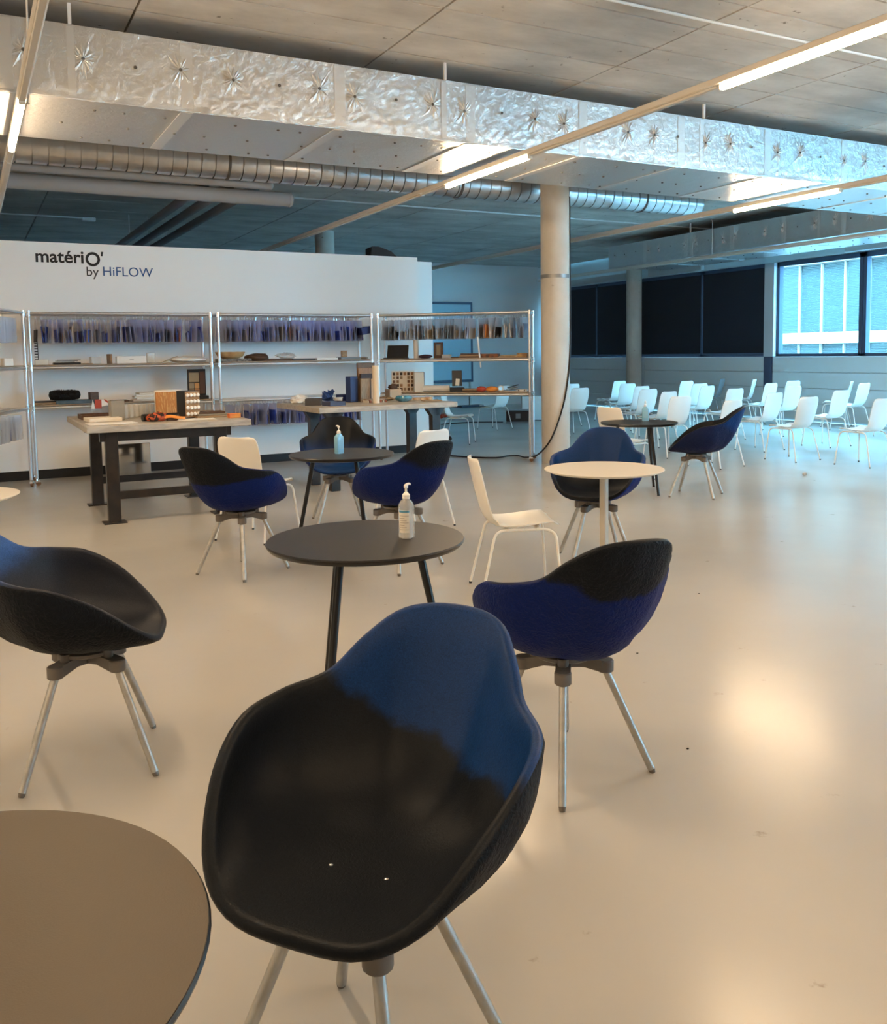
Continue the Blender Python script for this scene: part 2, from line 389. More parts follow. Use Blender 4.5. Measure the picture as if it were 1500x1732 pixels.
for k, (ya, yb) in enumerate(((8.0, 11.6), (15.4, 17.2), (17.8, 21.0))):
    MB().rbox((X1 - 0.06, (ya + yb) / 2, ZT + 0.10), (0.12, yb - ya, 0.16), 0.01).obj('blind_cassette', CASS, wr, angle=0)

# concrete columns
def column(name, x, y, label):
    return struct(MB().lathe([(0.19, 0.0), (0.19, ZC + .02)], 40).obj(name, COLC, None, (x, y, 0)), label)
col1 = column('column', 7.0, 9.88, 'round raw concrete column in the middle of the hall')
MB().lathe([(0.194, 2.475), (0.194, 2.525)], 40).obj('steel_strap', mat('dull_strap', (0.22, 0.22, 0.22), 0.45, 0.5), col1)
column('column', 14.76, 17.45, 'round concrete column against the blacked out windows')
column('column', 6.41, 16.92, 'round concrete column rising behind the white partition')

# white display partition in two layers with a black plinth
pw = struct(MB().box((-0.02, 12.22, 1.535), (12.2, 0.14, 2.83)).obj('partition_wall', WHITE, angle=0), 'white freestanding partition wall carrying the lettering')
pb = MB().box((-0.02, 12.24, 0.06), (12.2, 0.12, 0.12)).obj('plinth', DARKBASE, pw, angle=0)
p2 = struct(MB().box((0.4, 12.75, 1.475), (12.4, 0.14, 2.95)).obj('partition_wall', WHITE, angle=0), 'second white partition layer showing at the right end')

# ------------------------------------------------------------------ building across the street
FX = 30.0
MBX = mat('white_facade_render', (0.35, 0.27, 0.225), 0.7)
SLATM = mat('pale_venetian_slat', (0.155, 0.19, 0.18), 0.5)
bld = thing('office_building', 'pale office building with venetian blinds seen through the window', 'building', (FX, 24, -9))
MB().box((4.6, 0, 4.6), (8.0, 70, 28.8)).obj('core', mat('facade_recess', (0.05, 0.075, 0.08), 0.6), bld, angle=0)
for k in range(-3, 3):
    zb = 1.89 + 3.17 * k + 9
    for j in range(-6, 6):
        MB().rbox((0.2, 2.6 + j * 5.35, zb), (0.5, 5.33, 0.44), 0.01).obj('spandrel_panel', MBX, bld, angle=0)
bl = MB()
for k in range(-1, 2):
    z0 = 2.11 + 3.17 * k + 9
    for j in range(-12, 11):
        y = 1.44 + j * 1.07
        MB().rbox((0.20, y, z0 + 1.36), (0.12, 0.04, 2.73), 0.006).obj('white_fin', MBX, bld, angle=0)
        for i in range(46):
            z = z0 + 0.03 + i * 0.0595
            tilt = 0.012 if (j * 5 + k) % 3 else 0.02
            bl.add([(0.26, y + 0.05, z + tilt), (0.33, y + 0.05, z - tilt), (0.33, y + 1.02, z - tilt), (0.26, y + 1.02, z + tilt)], [(0, 1, 2, 3)])
b_ = bl.obj('venetian_slats', SLATM, bld, angle=0); b_['kind'] = 'stuff'
g_ = MB().box((20, 10, -9.1), (60, 120, 0.2)).obj('street', mat('grey_asphalt', (0.13, 0.13, 0.13), 0.8), angle=0); g_['kind'] = 'structure'

# ------------------------------------------------------------------ foil wrapped rectangular duct
def crinkle(p, a): return a * (noise.noise(Vector(p) * 7.0) + 0.6 * noise.noise(Vector(p) * 19.0))
def foil_duct(name, label, a, b, width, zb, zt, axis, side):
    """box duct along axis; front face on 'side' (-1/+1) of the cross axis at coordinate 0; local u runs 0..length"""
    t = thing(name, label, 'duct', a, 0 if axis == 'x' else PI / 2)
    Lh = (Vector(b) - Vector(a)).length
    MB().box((Lh / 2, side * -width / 2 , (zt - zb) / 2), (Lh, width - 0.04, zt - zb - 0.04)).obj('duct_body', FOIL, t, angle=0)
    n = int(round(Lh / 1.22)); st = Lh / n; h = zt - zb
    for i in range(n):
        u0 = i * st
        def face(u, v, u0=u0):
            x = u0 + u * st; edge = min(v, 1 - v) * 2
            q = crinkle((x, 3.3, v * h), 0.0015 + 0.02 * max(0, 0.22 - v))
            return (x, side * (0.0 + q), v * h)
        MB().grid(face, 26, 12).obj('foil_front', FOIL, t)
        def under(u, v, u0=u0):
            x = u0 + u * st
            return (x, -side * v * width, 0.0 - crinkle((x, v * width, 9.1), 0.0012))
        MB().grid(under, 22, 18).obj('foil_underside', FOIL, t)
        def edge(u, v, u0=u0):
            x = u0 + u * st; a = (v - .15) * .16
            q = crinkle((x * 3.1, v * .9, 5.0), 0.007) * (0.3 + 0.7 * math.sin(PI * v))
            return (x, side * (.003 + q), a) if v > .4 else (x, -side * (.4 - v) * .35, -.004 - abs(q))
        MB().grid(edge, 70, 8).obj('crumpled_edge', FOIL, t, angle=25)
        if i:
            MB().box((u0, side * 0.003, h / 2), (0.09, 0.003, h - 0.03)).obj('foil_tape', TAPE, t, angle=0)
            MB().box((u0, -side * width / 2, -0.006), (0.09, width - 0.05, 0.004)).obj('foil_tape', TAPE, t, angle=0)
    # pin heads
    pm = MB().lathe([(0.010, 0), (0.013, 0.004), (0.008, 0.010)], 10).mesh('insulation_pin', PIN)
    stars = []
    for q in range(4):
        rnd = random.Random(q + 5); sb_ = MB(); n_ = 30; vs = [(0, 0, .001)]
        for j in range(n_):
            a = 2 * PI * j / n_; rr = rnd.uniform(.05, .12) * (1.25 if abs(math.sin(a)) > .6 else .8)
            vs.append((rr * math.cos(a), rr * math.sin(a), -.002)); vs.append((rr * .45 * math.cos(a + .1), rr * .45 * math.sin(a + .1), .007 if j % 2 else .0005))
        m_ = 2 * n_
        sb_.add(vs, [(0, 2 + 2 * j, 2 + (2 * j + 2) % m_) for j in range(n_)] + [(1 + 2 * j, 1 + (2 * j + 2) % m_, 2 + 2 * j) for j in range(n_)] + [(1 + (2 * j + 2) % m_, 2 + (2 * j + 2) % m_, 2 + 2 * j) for j in range(n_)])
        stars.append(sb_.mesh('foil_pucker', FOIL, 0))
    k = 0; x = 0.18
    while x < Lh - 0.1:
        if k % 3 != 1:
            o = link('foil_pucker', stars[k % 4], t, (x, side * 0.0035, h * 0.55 + 0.015 * math.sin(k * 2.3))); o.rotation_euler = (R(-90) * side, 0, 0)
        o = link('insulation_pin', pm, t, (x, side * 0.006, h * 0.55 + 0.015 * math.sin(k * 2.3))); o.rotation_euler = (R(-90) * side, 0, 0)
        for vv in (0.18, 0.52, 0.86):
            o = link('insulation_pin', pm, t, (x + 0.1 * math.sin(k * 1.7 + vv * 9), -side * width * vv, -0.004)); o.rotation_euler = (PI, 0, 0)
        x += 0.30 + 0.10 * ((k * 37) % 10) / 10; k += 1
    # hanger rods
    x = 2.30
    while x < Lh:
        MB().box((x, side * 0.03, (zt - zb) + (ZC - zt) / 2), (0.022, 0.022, ZC - zt + 0.02)).obj('hanger_rod', CONDUIT, t, angle=0)
        MB().box((x, side * 0.004, h / 2), (0.05, 0.004, h - 0.03)).obj('foil_tape', TAPE, t, angle=0)
        x += 2.95
    return t
d1 = foil_duct('insulated_duct', 'wide foil wrapped rectangular duct crossing the whole ceiling', (-4.5, 6.84, 3.32), (12.42, 6.84, 3.32), 1.33, 3.32, 3.82, 'x', -1)
d2 = foil_duct('insulated_duct', 'foil wrapped duct running along the window wall', (12.6, 5.0, 3.32), (12.6, 15.75, 3.32), 1.6, 3.32, 3.78, 'y', 1)

# spiral duct
sp = thing('spiral_duct', 'round ribbed spiral duct running behind the foil duct', 'duct', (-4.5, 10.42, 3.735))
xs = 0.0
sec_me = MB().tube([(0, 0, 0), (0.144, 0, 0), (0.146, 0, 0), (0.158, 0, 0)], [0.187, 0.187, 0.172, 0.172], 28, caps=False).mesh('duct_section', DUCTM)
while xs < 14.4:
    link('duct_section', sec_me, sp, (xs, 0, 0)); xs += 0.158
MB().tube([(14.5, 0, 0), (14.52, 0, 0)], 0.187, 28).obj('end_cap', DUCTM, sp)
for x in (1.2, 4.2, 7.25, 10.3, 13.4): MB().tube([(x, 0, 0), (x + 0.03, 0, 0)], 0.196, 28).obj('duct_clamp', PIN, sp)
for x in (2.0, 6.0, 10.0, 13.0): MB().tube([(x, 0, 0.18), (x, 0, 0.215)], 0.006, 6).obj('hanger_rod', GALV, sp)

def ceiling_pipe(label, pts, r, m, hang):
    t = thing('ceiling_pipe', label, 'pipe', pts[0])
    q = [Vector(p) - Vector(pts[0]) for p in pts]
    MB().tube(q, r, 18).obj('pipe_run', m, t)
    e = q[-1]; d = (q[-1] - q[-2]).normalized()
    MB().tube([e - d * 0.03, e, e + d * 0.03], [r * 1.06, r * 1.06, r * 0.5], 18).obj('pipe_end', m, t)
    for f in hang:
        p = q[0].lerp(q[-1], f); MB().tube([p, p + Vector((0, 0, ZC - pts[0][2]))], 0.006, 6).obj('hanger_rod', GALV, t)
ceiling_pipe('thin grey insulated pipe under the spiral duct', [(-4.5, 10.62, 3.55), (3.35, 10.62, 3.55)], 0.05, PIPEG, (0.3, 0.7))
ceiling_pipe('thick grey insulated pipe with a rounded end over the partition', [(-4.5, 10.8, 3.43), (3.66, 10.8, 3.43)], 0.085, PIPEG, (0.3, 0.6, .85))
for k, (x, nm) in enumerate(((2.62, 'leftmost'), (2.92, 'middle one'), (3.24, 'rightmost'))):
    ceiling_pipe('dark pipe running back over the partition, %s of three' % nm, [(x, 10.9, 3.56), (x - .05, 17.5, 3.56)], 0.06, PIPED, (0.2, 0.8))

# conduits on the ceiling
tag(MB().tube([(0.5, 5.10, ZC - .012), (12.5, 5.06, ZC - .012)], 0.011, 8).obj('ceiling_conduit', CONDUIT), 'thin white conduit on the concrete nearest the camera', 'conduit')
tag(MB().tube([(3.6, 13.40, ZC - .012), (14.5, 13.58, ZC - .012)], 0.013, 8).obj('ceiling_conduit', CONDUIT), 'thin white conduit on the ceiling behind the partition', 'conduit')
cb = thing('ceiling_conduit', 'conduit ending in a small box, in the dark over the partition', 'conduit', (0, 16.7, ZC - .012))
MB().tube([(-3, 0, 0), (1.9, 0.05, 0)], 0.012, 8).obj('conduit_pipe', CONDUIT, cb)
MB().rbox((2.0, 0.05, -0.02), (0.22, 0.10, 0.06), 0.008).obj('junction_box', CONDUIT, cb)

# ------------------------------------------------------------------ light tracks
def light_track(x, lit, label, y0=-5.5, y1=16.5, zt=3.2, rods=()):
    t = thing('ceiling_light_track', label, 'light', (x, 0, zt))
    MB().rbox((0, (y0 + y1) / 2, 0.055), (0.062, y1 - y0, 0.05), 0.008).obj('track_housing', TRACKM, t, angle=0)
    for (a, b) in lit:
        MB().tube([(0, a, 0.012), (0, b, 0.012)], 0.021, 12).obj('lit_tube', TUBE, t)
        for yy in (a - .012, b + .012): MB().rbox((0, yy, 0.014), (0.045, 0.02, 0.04), 0.004).obj('tube_holder', TRACKM, t, angle=0)
    e = sorted(lit); prev = y0
    for (a, b) in e + [(y1, y1)]:
        if a - prev > 0.2: MB().rbox((0, (a + prev) / 2, 0.022), (0.04, a - prev - 0.08, 0.018), 0.004).obj('cover_strip', TRACKM, t, angle=0)
        prev = b
    for yy in (8.75, 12.4):
        MB().prism([(-.012, 0), (.012, 0), (.03, .03), (-.03, .03)], -0.02, 0.02, M=Matrix.Translation((0, yy, 0.008)) @ Matrix.Rotation(R(90), 4, 'X')).obj('cable_clip', CONDUIT, t, angle=0)
    for y in rods: MB().tube([(-.01, y, 0.08), (0, y, ZC - zt - .06), (-.025, y, ZC - zt - .015), (-.06, y, ZC - zt)], 0.006, 6).obj('suspension_rod', CONDUIT, t)
    return t
ROWS = [(-0.9, 0.6), (2.88, 4.40), (6.68, 8.19)]
light_track(0.415, ROWS, 'light track at the left edge with one short lit tube', rods=(5.75,))
light_track(4.46, ROWS, 'light track over the middle with two lit tubes in view')
light_track(8.53, ROWS, 'light track to the right of the concrete column', y1=17.2)
light_track(-3.65, ROWS, 'light track outside the picture on the left')
light_track(12.5, [], 'unlit light track under the window duct', y1=18.4, rods=(12.55, 17.3))

# ------------------------------------------------------------------ blue and black tub armchairs
def catmull(pts, t):
    n = len(pts); f = t * n; i = int(math.floor(f)) % n; u = f - math.floor(f)
    p0, p1, p2, p3 = (Vector(pts[(i + q) % n]) for q in (-1, 0, 1, 2))
    return 0.5 * ((2 * p1) + (-p0 + p2) * u + (2 * p0 - 5 * p1 + 4 * p2 - p3) * u * u + (-p0 + 3 * p1 - 3 * p2 + p3) * u ** 3)
HALF = [(0, .335, .482), (.14, .322, .490), (.232, .262, .540), (.302, .140, .640), (.332, .005, .708), (.312, -.115, .732),
        (.240, -.215, .760), (.188, -.305, .830), (.118, -.392, .888), (0, -.420, .902)]
RIM = HALF + [(-x, y, z) for x, y, z in HALF[-2:0:-1]]
def shell_mesh():
    NU, NV = 88, 15
    cx = Vector((0, 0.02, 0.464))
    inner = []
    for j in range(NV + 1):
        s = (j / NV); row = []
        for i in range(NU):
            r = catmull(RIM, i / NU)
            d = Vector((r.x - cx.x, r.y - cx.y, 0)); dz = r.z - cx.z; ln = d.length; dr = d / ln
            back = max(0, -dr.y) ** 1.5; front = max(0, dr.y) ** 1.5; side = abs(dr.x)
            k2 = 0.66 * back + 0.86 * front + 0.99 * (1 - back - front if 1 - back - front > 0 else 0)
            k2 = max(0.70, min(1.0, k2 / max(1e-6, back + front + max(0, 1 - back - front))))
            h2 = 0.10 + 0.10 * side
            p1 = cx + dr * ln * 0.55 + Vector((0, 0, -0.006)); p2 = cx + dr * ln * k2 + Vector((0, 0, dz * h2 - 0.004 + 0.02 * front)); p3 = r
            e = s ** 0.9
            p = (1 - e) ** 3 * cx + 3 * (1 - e) ** 2 * e * p1 + 3 * (1 - e) * e * e * p2 + e ** 3 * p3
            row.append(p)
        inner.append(row)
    nor = []
    for j in range(1, NV + 1):
        row = []
        for i in range(NU):
            a = inner[j][(i + 1) % NU] - inner[j][i - 1]; b = inner[min(NV, j + 1)][i] - inner[j - 1][i]
            n = b.cross(a).normalized() * 1.0
            row.append(n)
        nor.append(row)
    if nor[0][0].z < 0: nor = [[-n for n in r] for r in nor]
    TH = 0.030
    vs = []; fs = []; ms = []
    def ring(pts): o = len(vs); vs.extend(pts); return o
    rings = []
    vs.append(tuple(inner[0][0]))
    for j in range(1, NV + 1): rings.append((ring([tuple(p) for p in inner[j]]), 0))
    for q in (1, 2, 3):                                   # rounded rim lip
        a = PI * q / 4; pts = []
        for i in range(NU):
            p = inner[NV][i]; n = nor[NV - 1][i]; up = (inner[NV][i] - inner[NV - 1][i]).normalized()
            pts.append(tuple(p - n * TH / 2 * (1 - math.cos(a)) + up * TH / 2 * math.sin(a)))
        rings.append((ring(pts), 0))
    for j in range(NV, 0, -1):
        pts = []
        for i in range(NU):
            p = inner[j][i] - nor[j - 1][i] * TH
            w = crinkle((p.x * 3, p.y * 3, p.z * 3), 0.0035)
            p = p - nor[j - 1][i] * w
            pts.append(tuple(p))
        rings.append((ring(pts), 1))
    last = len(vs); vs.append((cx.x, cx.y, cx.z - TH))
    o = rings[0][0]
    for i in range(NU): fs.append((0, o + i, o + (i + 1) % NU)); ms.append(0)
    for (a, ma), (b, mb) in zip(rings, rings[1:]):
        for i in range(NU): fs.append((a + i, b + i, b + (i + 1) % NU, a + (i + 1) % NU)); ms.append(mb)
    o = rings[-1][0]
    for i in range(NU): fs.append((last, o + (i + 1) % NU, o + i)); ms.append(1)
    me = bpy.data.meshes.new('shell'); me.from_pydata(vs, [], fs)
    me.materials.append(BLACKM); me.materials.append(BLACKM)
    me.polygons.foreach_set('material_index', ms); me.shade_smooth(); me.update()
    import bmesh
    bm = bmesh.new(); bm.from_mesh(me); bmesh.ops.recalc_face_normals(bm, faces=bm.faces); bm.to_mesh(me); bm.free()
    return me
SHELL = shell_mesh()
def bracket_mesh():
    b = MB()
    for k in range(4):
        M = Matrix.Rotation(k * PI / 2, 4, 'Z')
        pr = [(0.0, 0.381), (.07, 0.385), (.10, 0.377), (.145, 0.365)]
        up_ = [(.145, 0.409), (.10, 0.415), (.07, 0.419), (0, 0.419)]
        poly = pr + up_
        b.prism([(x, z) for x, z in poly], -0.026, 0.026, M=M @ Matrix.Rotation(R(90), 4, 'X'))
        b.lathe([(0.026, 0.365), (0.030, 0.369), (0.030, 0.405), (0.026, 0.409)], 14, c=(.146, 0, 0), M=M)
        b.lathe([(0.020, 0.409), (0.020, 0.439)], 12, c=(.100, 0, 0), M=M)
    return b.mesh('base_bracket', BRACK, 30)
BRKT = bracket_mesh()
LEGM = MB().tube([(.144, 0, 0.377), (.308, 0, .014)], 0.0135, 14).mesh('leg', STEEL)
FOOTM = MB().tube([(.3075, 0, .0155), (.3135, 0, .0005)], [0.0128, 0.010], 14).mesh('foot', BRACK)
PLATE = MB().lathe([(0.10, 0.419), (0.105, 0.423), (0.105, 0.433), (0.10, 0.437)], 28).mesh('swivel_plate', BRACK)
SCREW = MB().lathe([(0.006, 0), (0.006, 0.003), (0.003, 0.005)], 10).mesh('screw', CHROME)
BLUE = (0.004, 0.032, 0.13); NAVY = (0.002, 0.012, 0.10); BLK = (0.005, 0.0075, 0.012); SLATE = (0.013, 0.016, 0.025); BLUE_GLARE = (0.025, 0.085, 0.26)  # last colour is the shell blue brightened to hold the glare
def armchair(x, y, head, base, inner, outer, label, so=.05, zs=1.0):
    rz = math.atan2(-head[0], head[1])
    t = thing('tub_armchair', label, 'armchair', (x, y, 0), rz, 'blue and black tub armchairs')
    s = link('shell', SHELL, t, (0, -so, .45 * (1 - zs) + .012)); s.scale = (.95, .94, zs)
    for k, m in enumerate((inner, outer)): s.material_slots[k].link = 'OBJECT'; s.material_slots[k].material = m
    link('base_bracket', BRKT, t, rz=R(base) - rz); link('swivel_plate', PLATE, t)
    for k in range(4):
        l = link('leg', LEGM, t, rz=R(base) - rz + k * PI / 2); link('foot', FOOTM, l)
        link('screw', SCREW, t, (0.09 * math.cos(PI / 4 + k * PI / 2), 0.02 - so + 0.09 * math.sin(PI / 4 + k * PI / 2), 0.4715))
    return t
def IN(n, top, bot, thr, **k): return two_tone('shell_inside_' + n, top, bot, thr, bump=0.30, bscale=110, rough=0.45, bdist=0.003, spec=0.17, mot=(0.25, 1.75), **k)
def OUT(n, top, bot, thr, **k): return two_tone('shell_outside_' + n, top, bot, thr, bump=0.7, bscale=45, rough=0.55, bdist=0.012, **k)
armchair(0.645, 1.585, (-.79, -.61), -12, IN('near', BLUE, BLK, 0.82, ty=-0.8, tx=-0.5, amp=0.12, soft=0.035), OUT('near', BLK, BLK, 0.5), 'large black armchair closest to the camera with a blue patch on the backrest', .07, .92)
armchair(1.83, 2.54, (.10, .99), -37, IN('right', BLK, NAVY, 0.75), OUT('right', BLK, NAVY, 0.90, ty=-0.48, amp=0.07, soft=0.015), 'blue armchair seen from behind with black upper back, right of the closest chair')
armchair(0.34, 3.47, (.963, -.267), -54, IN('left', BLUE_GLARE, SLATE, 0.87, ty=-0.6, amp=0.05, soft=0.08), OUT('left', SLATE, BLK, 0.8, amp=.1), 'black armchair cut by the left edge with glare painted on its blue inner back')
armchair(1.63, 6.06, (.83, .56), -14, IN('midleft', BLK, NAVY, 0.8), OUT('midleft', BLK, NAVY, 0.70, ty=-0.15, amp=0.03, soft=0.01), 'armchair with blue lower shell and black top beside the wooden bench legs')
armchair(2.90, 7.45, (-.36, -.93), 30, IN('midback', BLK, BLUE, 0.66, ty=-0.1, amp=0.03, soft=0.10), OUT('midback', BLK, NAVY, 0.7), 'dark blue armchair facing the camera behind the table with the blue bottle')
armchair(2.64, 5.65, (-.25, .97), -25, IN('midright', BLK, NAVY, 0.8), OUT('midright', BLK, NAVY, 0.95, ty=-0.6, amp=0.04, soft=0.04), 'blue armchair with fuzzy black upper back, before a cream chair at the bottle table')
armchair(3.94, 5.07, (-.48, -.43), 20, IN('backright', BLUE, BLK, 0.62, amp=0.04, soft=0.08), OUT('backright', BLK, NAVY, 0.7), 'dark armchair facing the camera behind the cream pedestal table')
armchair(6.56, 6.78, (-.72, .70), -11, IN('farright', SLATE, BLK, 0.8), OUT('farright', BLUE, (0.006, 0.012, 0.05), 0.90, ty=-0.7, amp=0.05, soft=0.06), 'navy armchair seen side-on to the right of the far black table')

# ------------------------------------------------------------------ white shell chairs
PROF = [(.225, .452, .185), (.205, .462, .200), (.13, .459, .212), (.03, .448, .212), (-.07, .442, .205), (-.145, .450, .196), (-.195, .485, .190),
        (-.222, .545, .192), (-.245, .630, .200), (-.266, .720, .203), (-.282, .790, .198), (-.290, .830, .183), (-.294, .850, .160), (-.295, .858, .120)]
def white_shell(name, m):
    def P(t):
        n = len(PROF) - 1; f = min(t * n, n - 1e-6); i = int(f); u = f - i
        g = lambda q: Vector(PROF[max(0, min(n, q))])
        p0, p1, p2, p3 = g(i - 1), g(i), g(i + 1), g(i + 2)
        return 0.5 * ((2 * p1) + (-p0 + p2) * u + (2 * p0 - 5 * p1 + 4 * p2 - p3) * u * u + (-p0 + 3 * p1 - 3 * p2 + p3) * u ** 3)
    NU, NV = 14, 34
    top = []
    for j in range(NV + 1):
        t = j / NV; c = P(t); dt = P(min(1, t + .01)) - P(max(0, t - .01)); tn = Vector((0, dt.x, dt.y)).normalized(); nr = Vector((1, 0, 0)).cross(tn); nr.normalize()
        if nr.z < 0 and t < .3: nr = -nr
        nr = Vector((0, -tn.z, tn.y)) if (-tn.z) > 0 else Vector((0, tn.z, -tn.y))
        if t < 0.35: nr = Vector((0, abs(nr.y), abs(nr.z)))
        row = []
        for i in range(NU + 1):
            u = -1 + 2 * i / NU
            lift = 0.018 * abs(u) ** 2.4 * (1 if t < .4 else 1.9) - (0.012 * math.exp(-((t - 0.25) / .12) ** 2) * (1 - u * u))
            if t < 0.06: lift *= 0.3
            row.append((Vector((c.z * u, c.x, c.y)) + nr * lift, nr))
        top.append(row)
    b = MB(); w = NU + 1; th = 0.007
    b.add([tuple(p) for r in top for p, n in r], [(j * w + i, j * w + i + 1, (j + 1) * w + i + 1, (j + 1) * w + i) for j in range(NV) for i in range(NU)])
    b.add([tuple(p - n * th) for r in top for p, n in r], [(j * w + i, (j + 1) * w + i, (j + 1) * w + i + 1, j * w + i + 1) for j in range(NV) for i in range(NU)])
    bo = [(0, i) for i in range(NU)] + [(j, NU) for j in range(NV)] + [(NV, i) for i in range(NU, 0, -1)] + [(j, 0) for j in range(NV, 0, -1)]
    o2 = w * (NV + 1); ids = [j * w + i for j, i in bo]
    for a, c in zip(ids, ids[1:] + ids[:1]): b.f.append([a, o2 + a, o2 + c, c]); b.m.append(0)
    return b.mesh(name, m, 50)
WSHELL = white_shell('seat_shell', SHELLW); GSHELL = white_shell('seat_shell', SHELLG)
def bend(p, c, q, n=5):
    p, c, q = Vector(p), Vector(c), Vector(q)
    return [(1 - k / n) ** 2 * p + 2 * (1 - k / n) * (k / n) * c + (k / n) ** 2 * q for k in range(n + 1)]
def chair_leg(sx, front, m):
    e = 1 if front else -1
    yb = .195 if front else -.165; yf = .235 if front else -.265
    path = [Vector((sx * .245, yf, 0.006))] + bend((sx * .205, yb + e * .012, .375), (sx * .198, yb, .428), (sx * .190, yb - e * .06, .430)) + [Vector((sx * .188, .015, .430))]
    return MB().tube(path, 0.0085, 8).mesh('leg', m)
LEGS = {}
for key, m in (('w', WLEG), ('g', GLEG)): LEGS[key] = [chair_leg(sx, fr, m) for sx in (-1, 1) for fr in (True, False)]
FEET = [MB().tube([(sx * .245, yf, 0.0), (sx * .2440, yf - .0008 * (1 if yf > 0 else -1), .014)], 0.0098, 8).mesh('foot', FOOT) for sx in (-1, 1) for yf in (.235, -.265)]
CROSS = {'w': MB().box((0, .10, .437), (.39, .022, .012)).box((0, -.09, .433), (.39, .022, .010)).mesh('cross_bar', WLEG, 0), 'g': MB().box((0, .10, .437), (.39, .022, .012)).mesh('cross_bar', GLEG, 0)}
def white_chair(x, y, head, label, group=None, key='w'):
    rz = math.atan2(-head[0], head[1])
    t = thing('shell_chair', label, 'chair', (x, y, 0), rz, group)
    link('seat_shell', WSHELL if key == 'w' else GSHELL, t); link('cross_bar', CROSS[key], t)
    for l, f in zip(LEGS[key], FEET): a = link('leg', l, t); link('foot', f, a)
    return t
white_chair(2.98, 4.63, (.92, -.38), 'cream shell chair standing side-on, left of the cream pedestal table')
white_chair(2.08, 7.18, (.80, .60), 'cream shell chair behind the blue armchair by the wooden bench')
white_chair(3.36, 6.88, (-.35, .94), 'cream shell chair behind the blue armchair, left of the side-on chair')
white_chair(6.72, 8.10, (.85, .10), 'cream shell chair behind the far black round table')
white_chair(7.20, 12.95, (.75, -.66), 'white chair seen side-on through the rack, beside the workbench end')
white_chair(9.12, 14.95, (-.35, .94), 'white chair seen from behind through the right-hand rack')
# audience rows: (row, seat x, y) with the back top known; the chairs face +Y
ROWN = ['front', 'second', 'third', 'fourth', 'fifth', 'sixth', 'seventh']
AUD = [
 [(10.04, 7.13)],
 [(8.47, 8.09), (9.77, 8.02)],
 [(8.73, 9.30), (10.36, 9.10), (11.57, 8.92), (13.68, 9.22)],
 [(9.57, 10.45), (11.04, 10.51), (12.42, 10.52), (14.10, 10.41)],
 [(10.00, 11.42), (11.56, 11.65), (13.15, 11.65), (14.75, 11.17)],
 [(9.52, 12.65), (10.76, 12.46), (12.28, 12.58), (14.36, 12.18)],
 [(11.44, 13.67), (13.08, 13.77), (14.62, 13.40)],
 [(10.64, 14.40), (12.33, 15.00)]]
AUDL = [
 ['white audience chair cut off by the right picture edge'],
 ['white audience chair rising behind the tip of the far navy armchair', 'white audience chair standing apart, nearest the camera in the open floor'],
 ['white audience chair just right of the bottle on the far table', 'white audience chair with its whole back in view, left of the nearest open-floor chair', 'white audience chair second from the right edge, in front of the clear window', 'white audience chair mostly outside the right edge, only seat and legs showing'],
 ['white audience chair behind the far table, partly hidden by the chair nearest its bottle', 'white audience chair half hidden behind the chair at the navy armchair', 'white audience chair right of the pale pillar, middle one of three', 'white audience chair lit blue, in front of the clear window, right of the mullion'],
 ['white audience chair behind the bottle of the far table', 'white audience chair, right and nearer one of the pair under the black blind', 'white audience chair just right of the pale window pillar', 'white audience chair in the shade of the window wall under the clear window'],
 ['white audience chair directly right of the concrete column', 'white audience chair third in the line behind the far table', 'white audience chair left half of the pair under the black blind', 'white audience chair peeping out behind another, right of the pale pillar'],
 ['white audience chair second in the line receding behind the far table', 'white audience chair farthest back of the cluster under the black blind', 'white audience chair seen side-on against the wall left of the pale pillar'],
 ['white audience chair half hidden by the concrete column', 'white audience chair farthest back, by the column at the blacked out windows']]
for row, ls in zip(AUD, AUDL):
    for k, (x, y) in enumerate(row):
        a = R(4 + 5 * math.sin(x * 3 + y)); hd = (-math.sin(a), math.cos(a))
        if (x, y) in ((14.62, 13.40), (14.75, 11.17)): hd = (-.55, .83)
        white_chair(x + hd[0] * .29, y + hd[1] * .29, hd, ls[k], 'rows of white audience chairs')
white_chair(14.58, 14.65, (-.5, .86), 'grey shell chair in the shade against the window wall', None, 'g')

# ------------------------------------------------------------------ round tables
def black_table(x, y, r, rot, label, top=BLACKT, nl=3, h=0.74):
    t = thing('round_table', label, 'table', (x, y, 0), 0)
    MB().lathe([(r - .030, h - .026), (r - .012, h - .022), (r - .002, h - .010), (r, h - .004), (r - .003, h)], 72).obj('table_edge', BLACKE, t, angle=30)
    MB().lathe([(r - .004, h - .002), (r - .004, h + .0015)], 72).obj('tabletop', top, t, angle=30)
    for k in range(nl):
        M = Matrix.Rotation(R(rot) + 2 * PI * k / nl, 4, 'Z')
        l = MB().tube([(.215, 0, h - .026), (.362, 0, .008)], [0.0175, 0.0145], 16, M=M).obj('leg', BLACKL, t)
        MB().tube([(.3614, 0, .010), (.3634, 0, 0)], 0.0148, 16, M=M).obj('foot', FOOT, l)
        MB().box((.205, 0, h - .030), (.07, .05, .008), M=M).obj('leg_plate', BLACKL, t, angle=0)
    return t
black_table(1.42, 3.36, .41, -21, 'black round table with the clear gel bottle on it')
black_table(2.52, 6.40, .405, 158, 'black round table with the light blue bottle, in front of the second workbench')
black_table(6.27, 7.33, .405, 143, 'black round table far right of the concrete column')
black_table(-0.135, 1.26, .40, 100, 'black round table in the bottom left corner, warm reflection painted into its top', BLACKT_WARM)
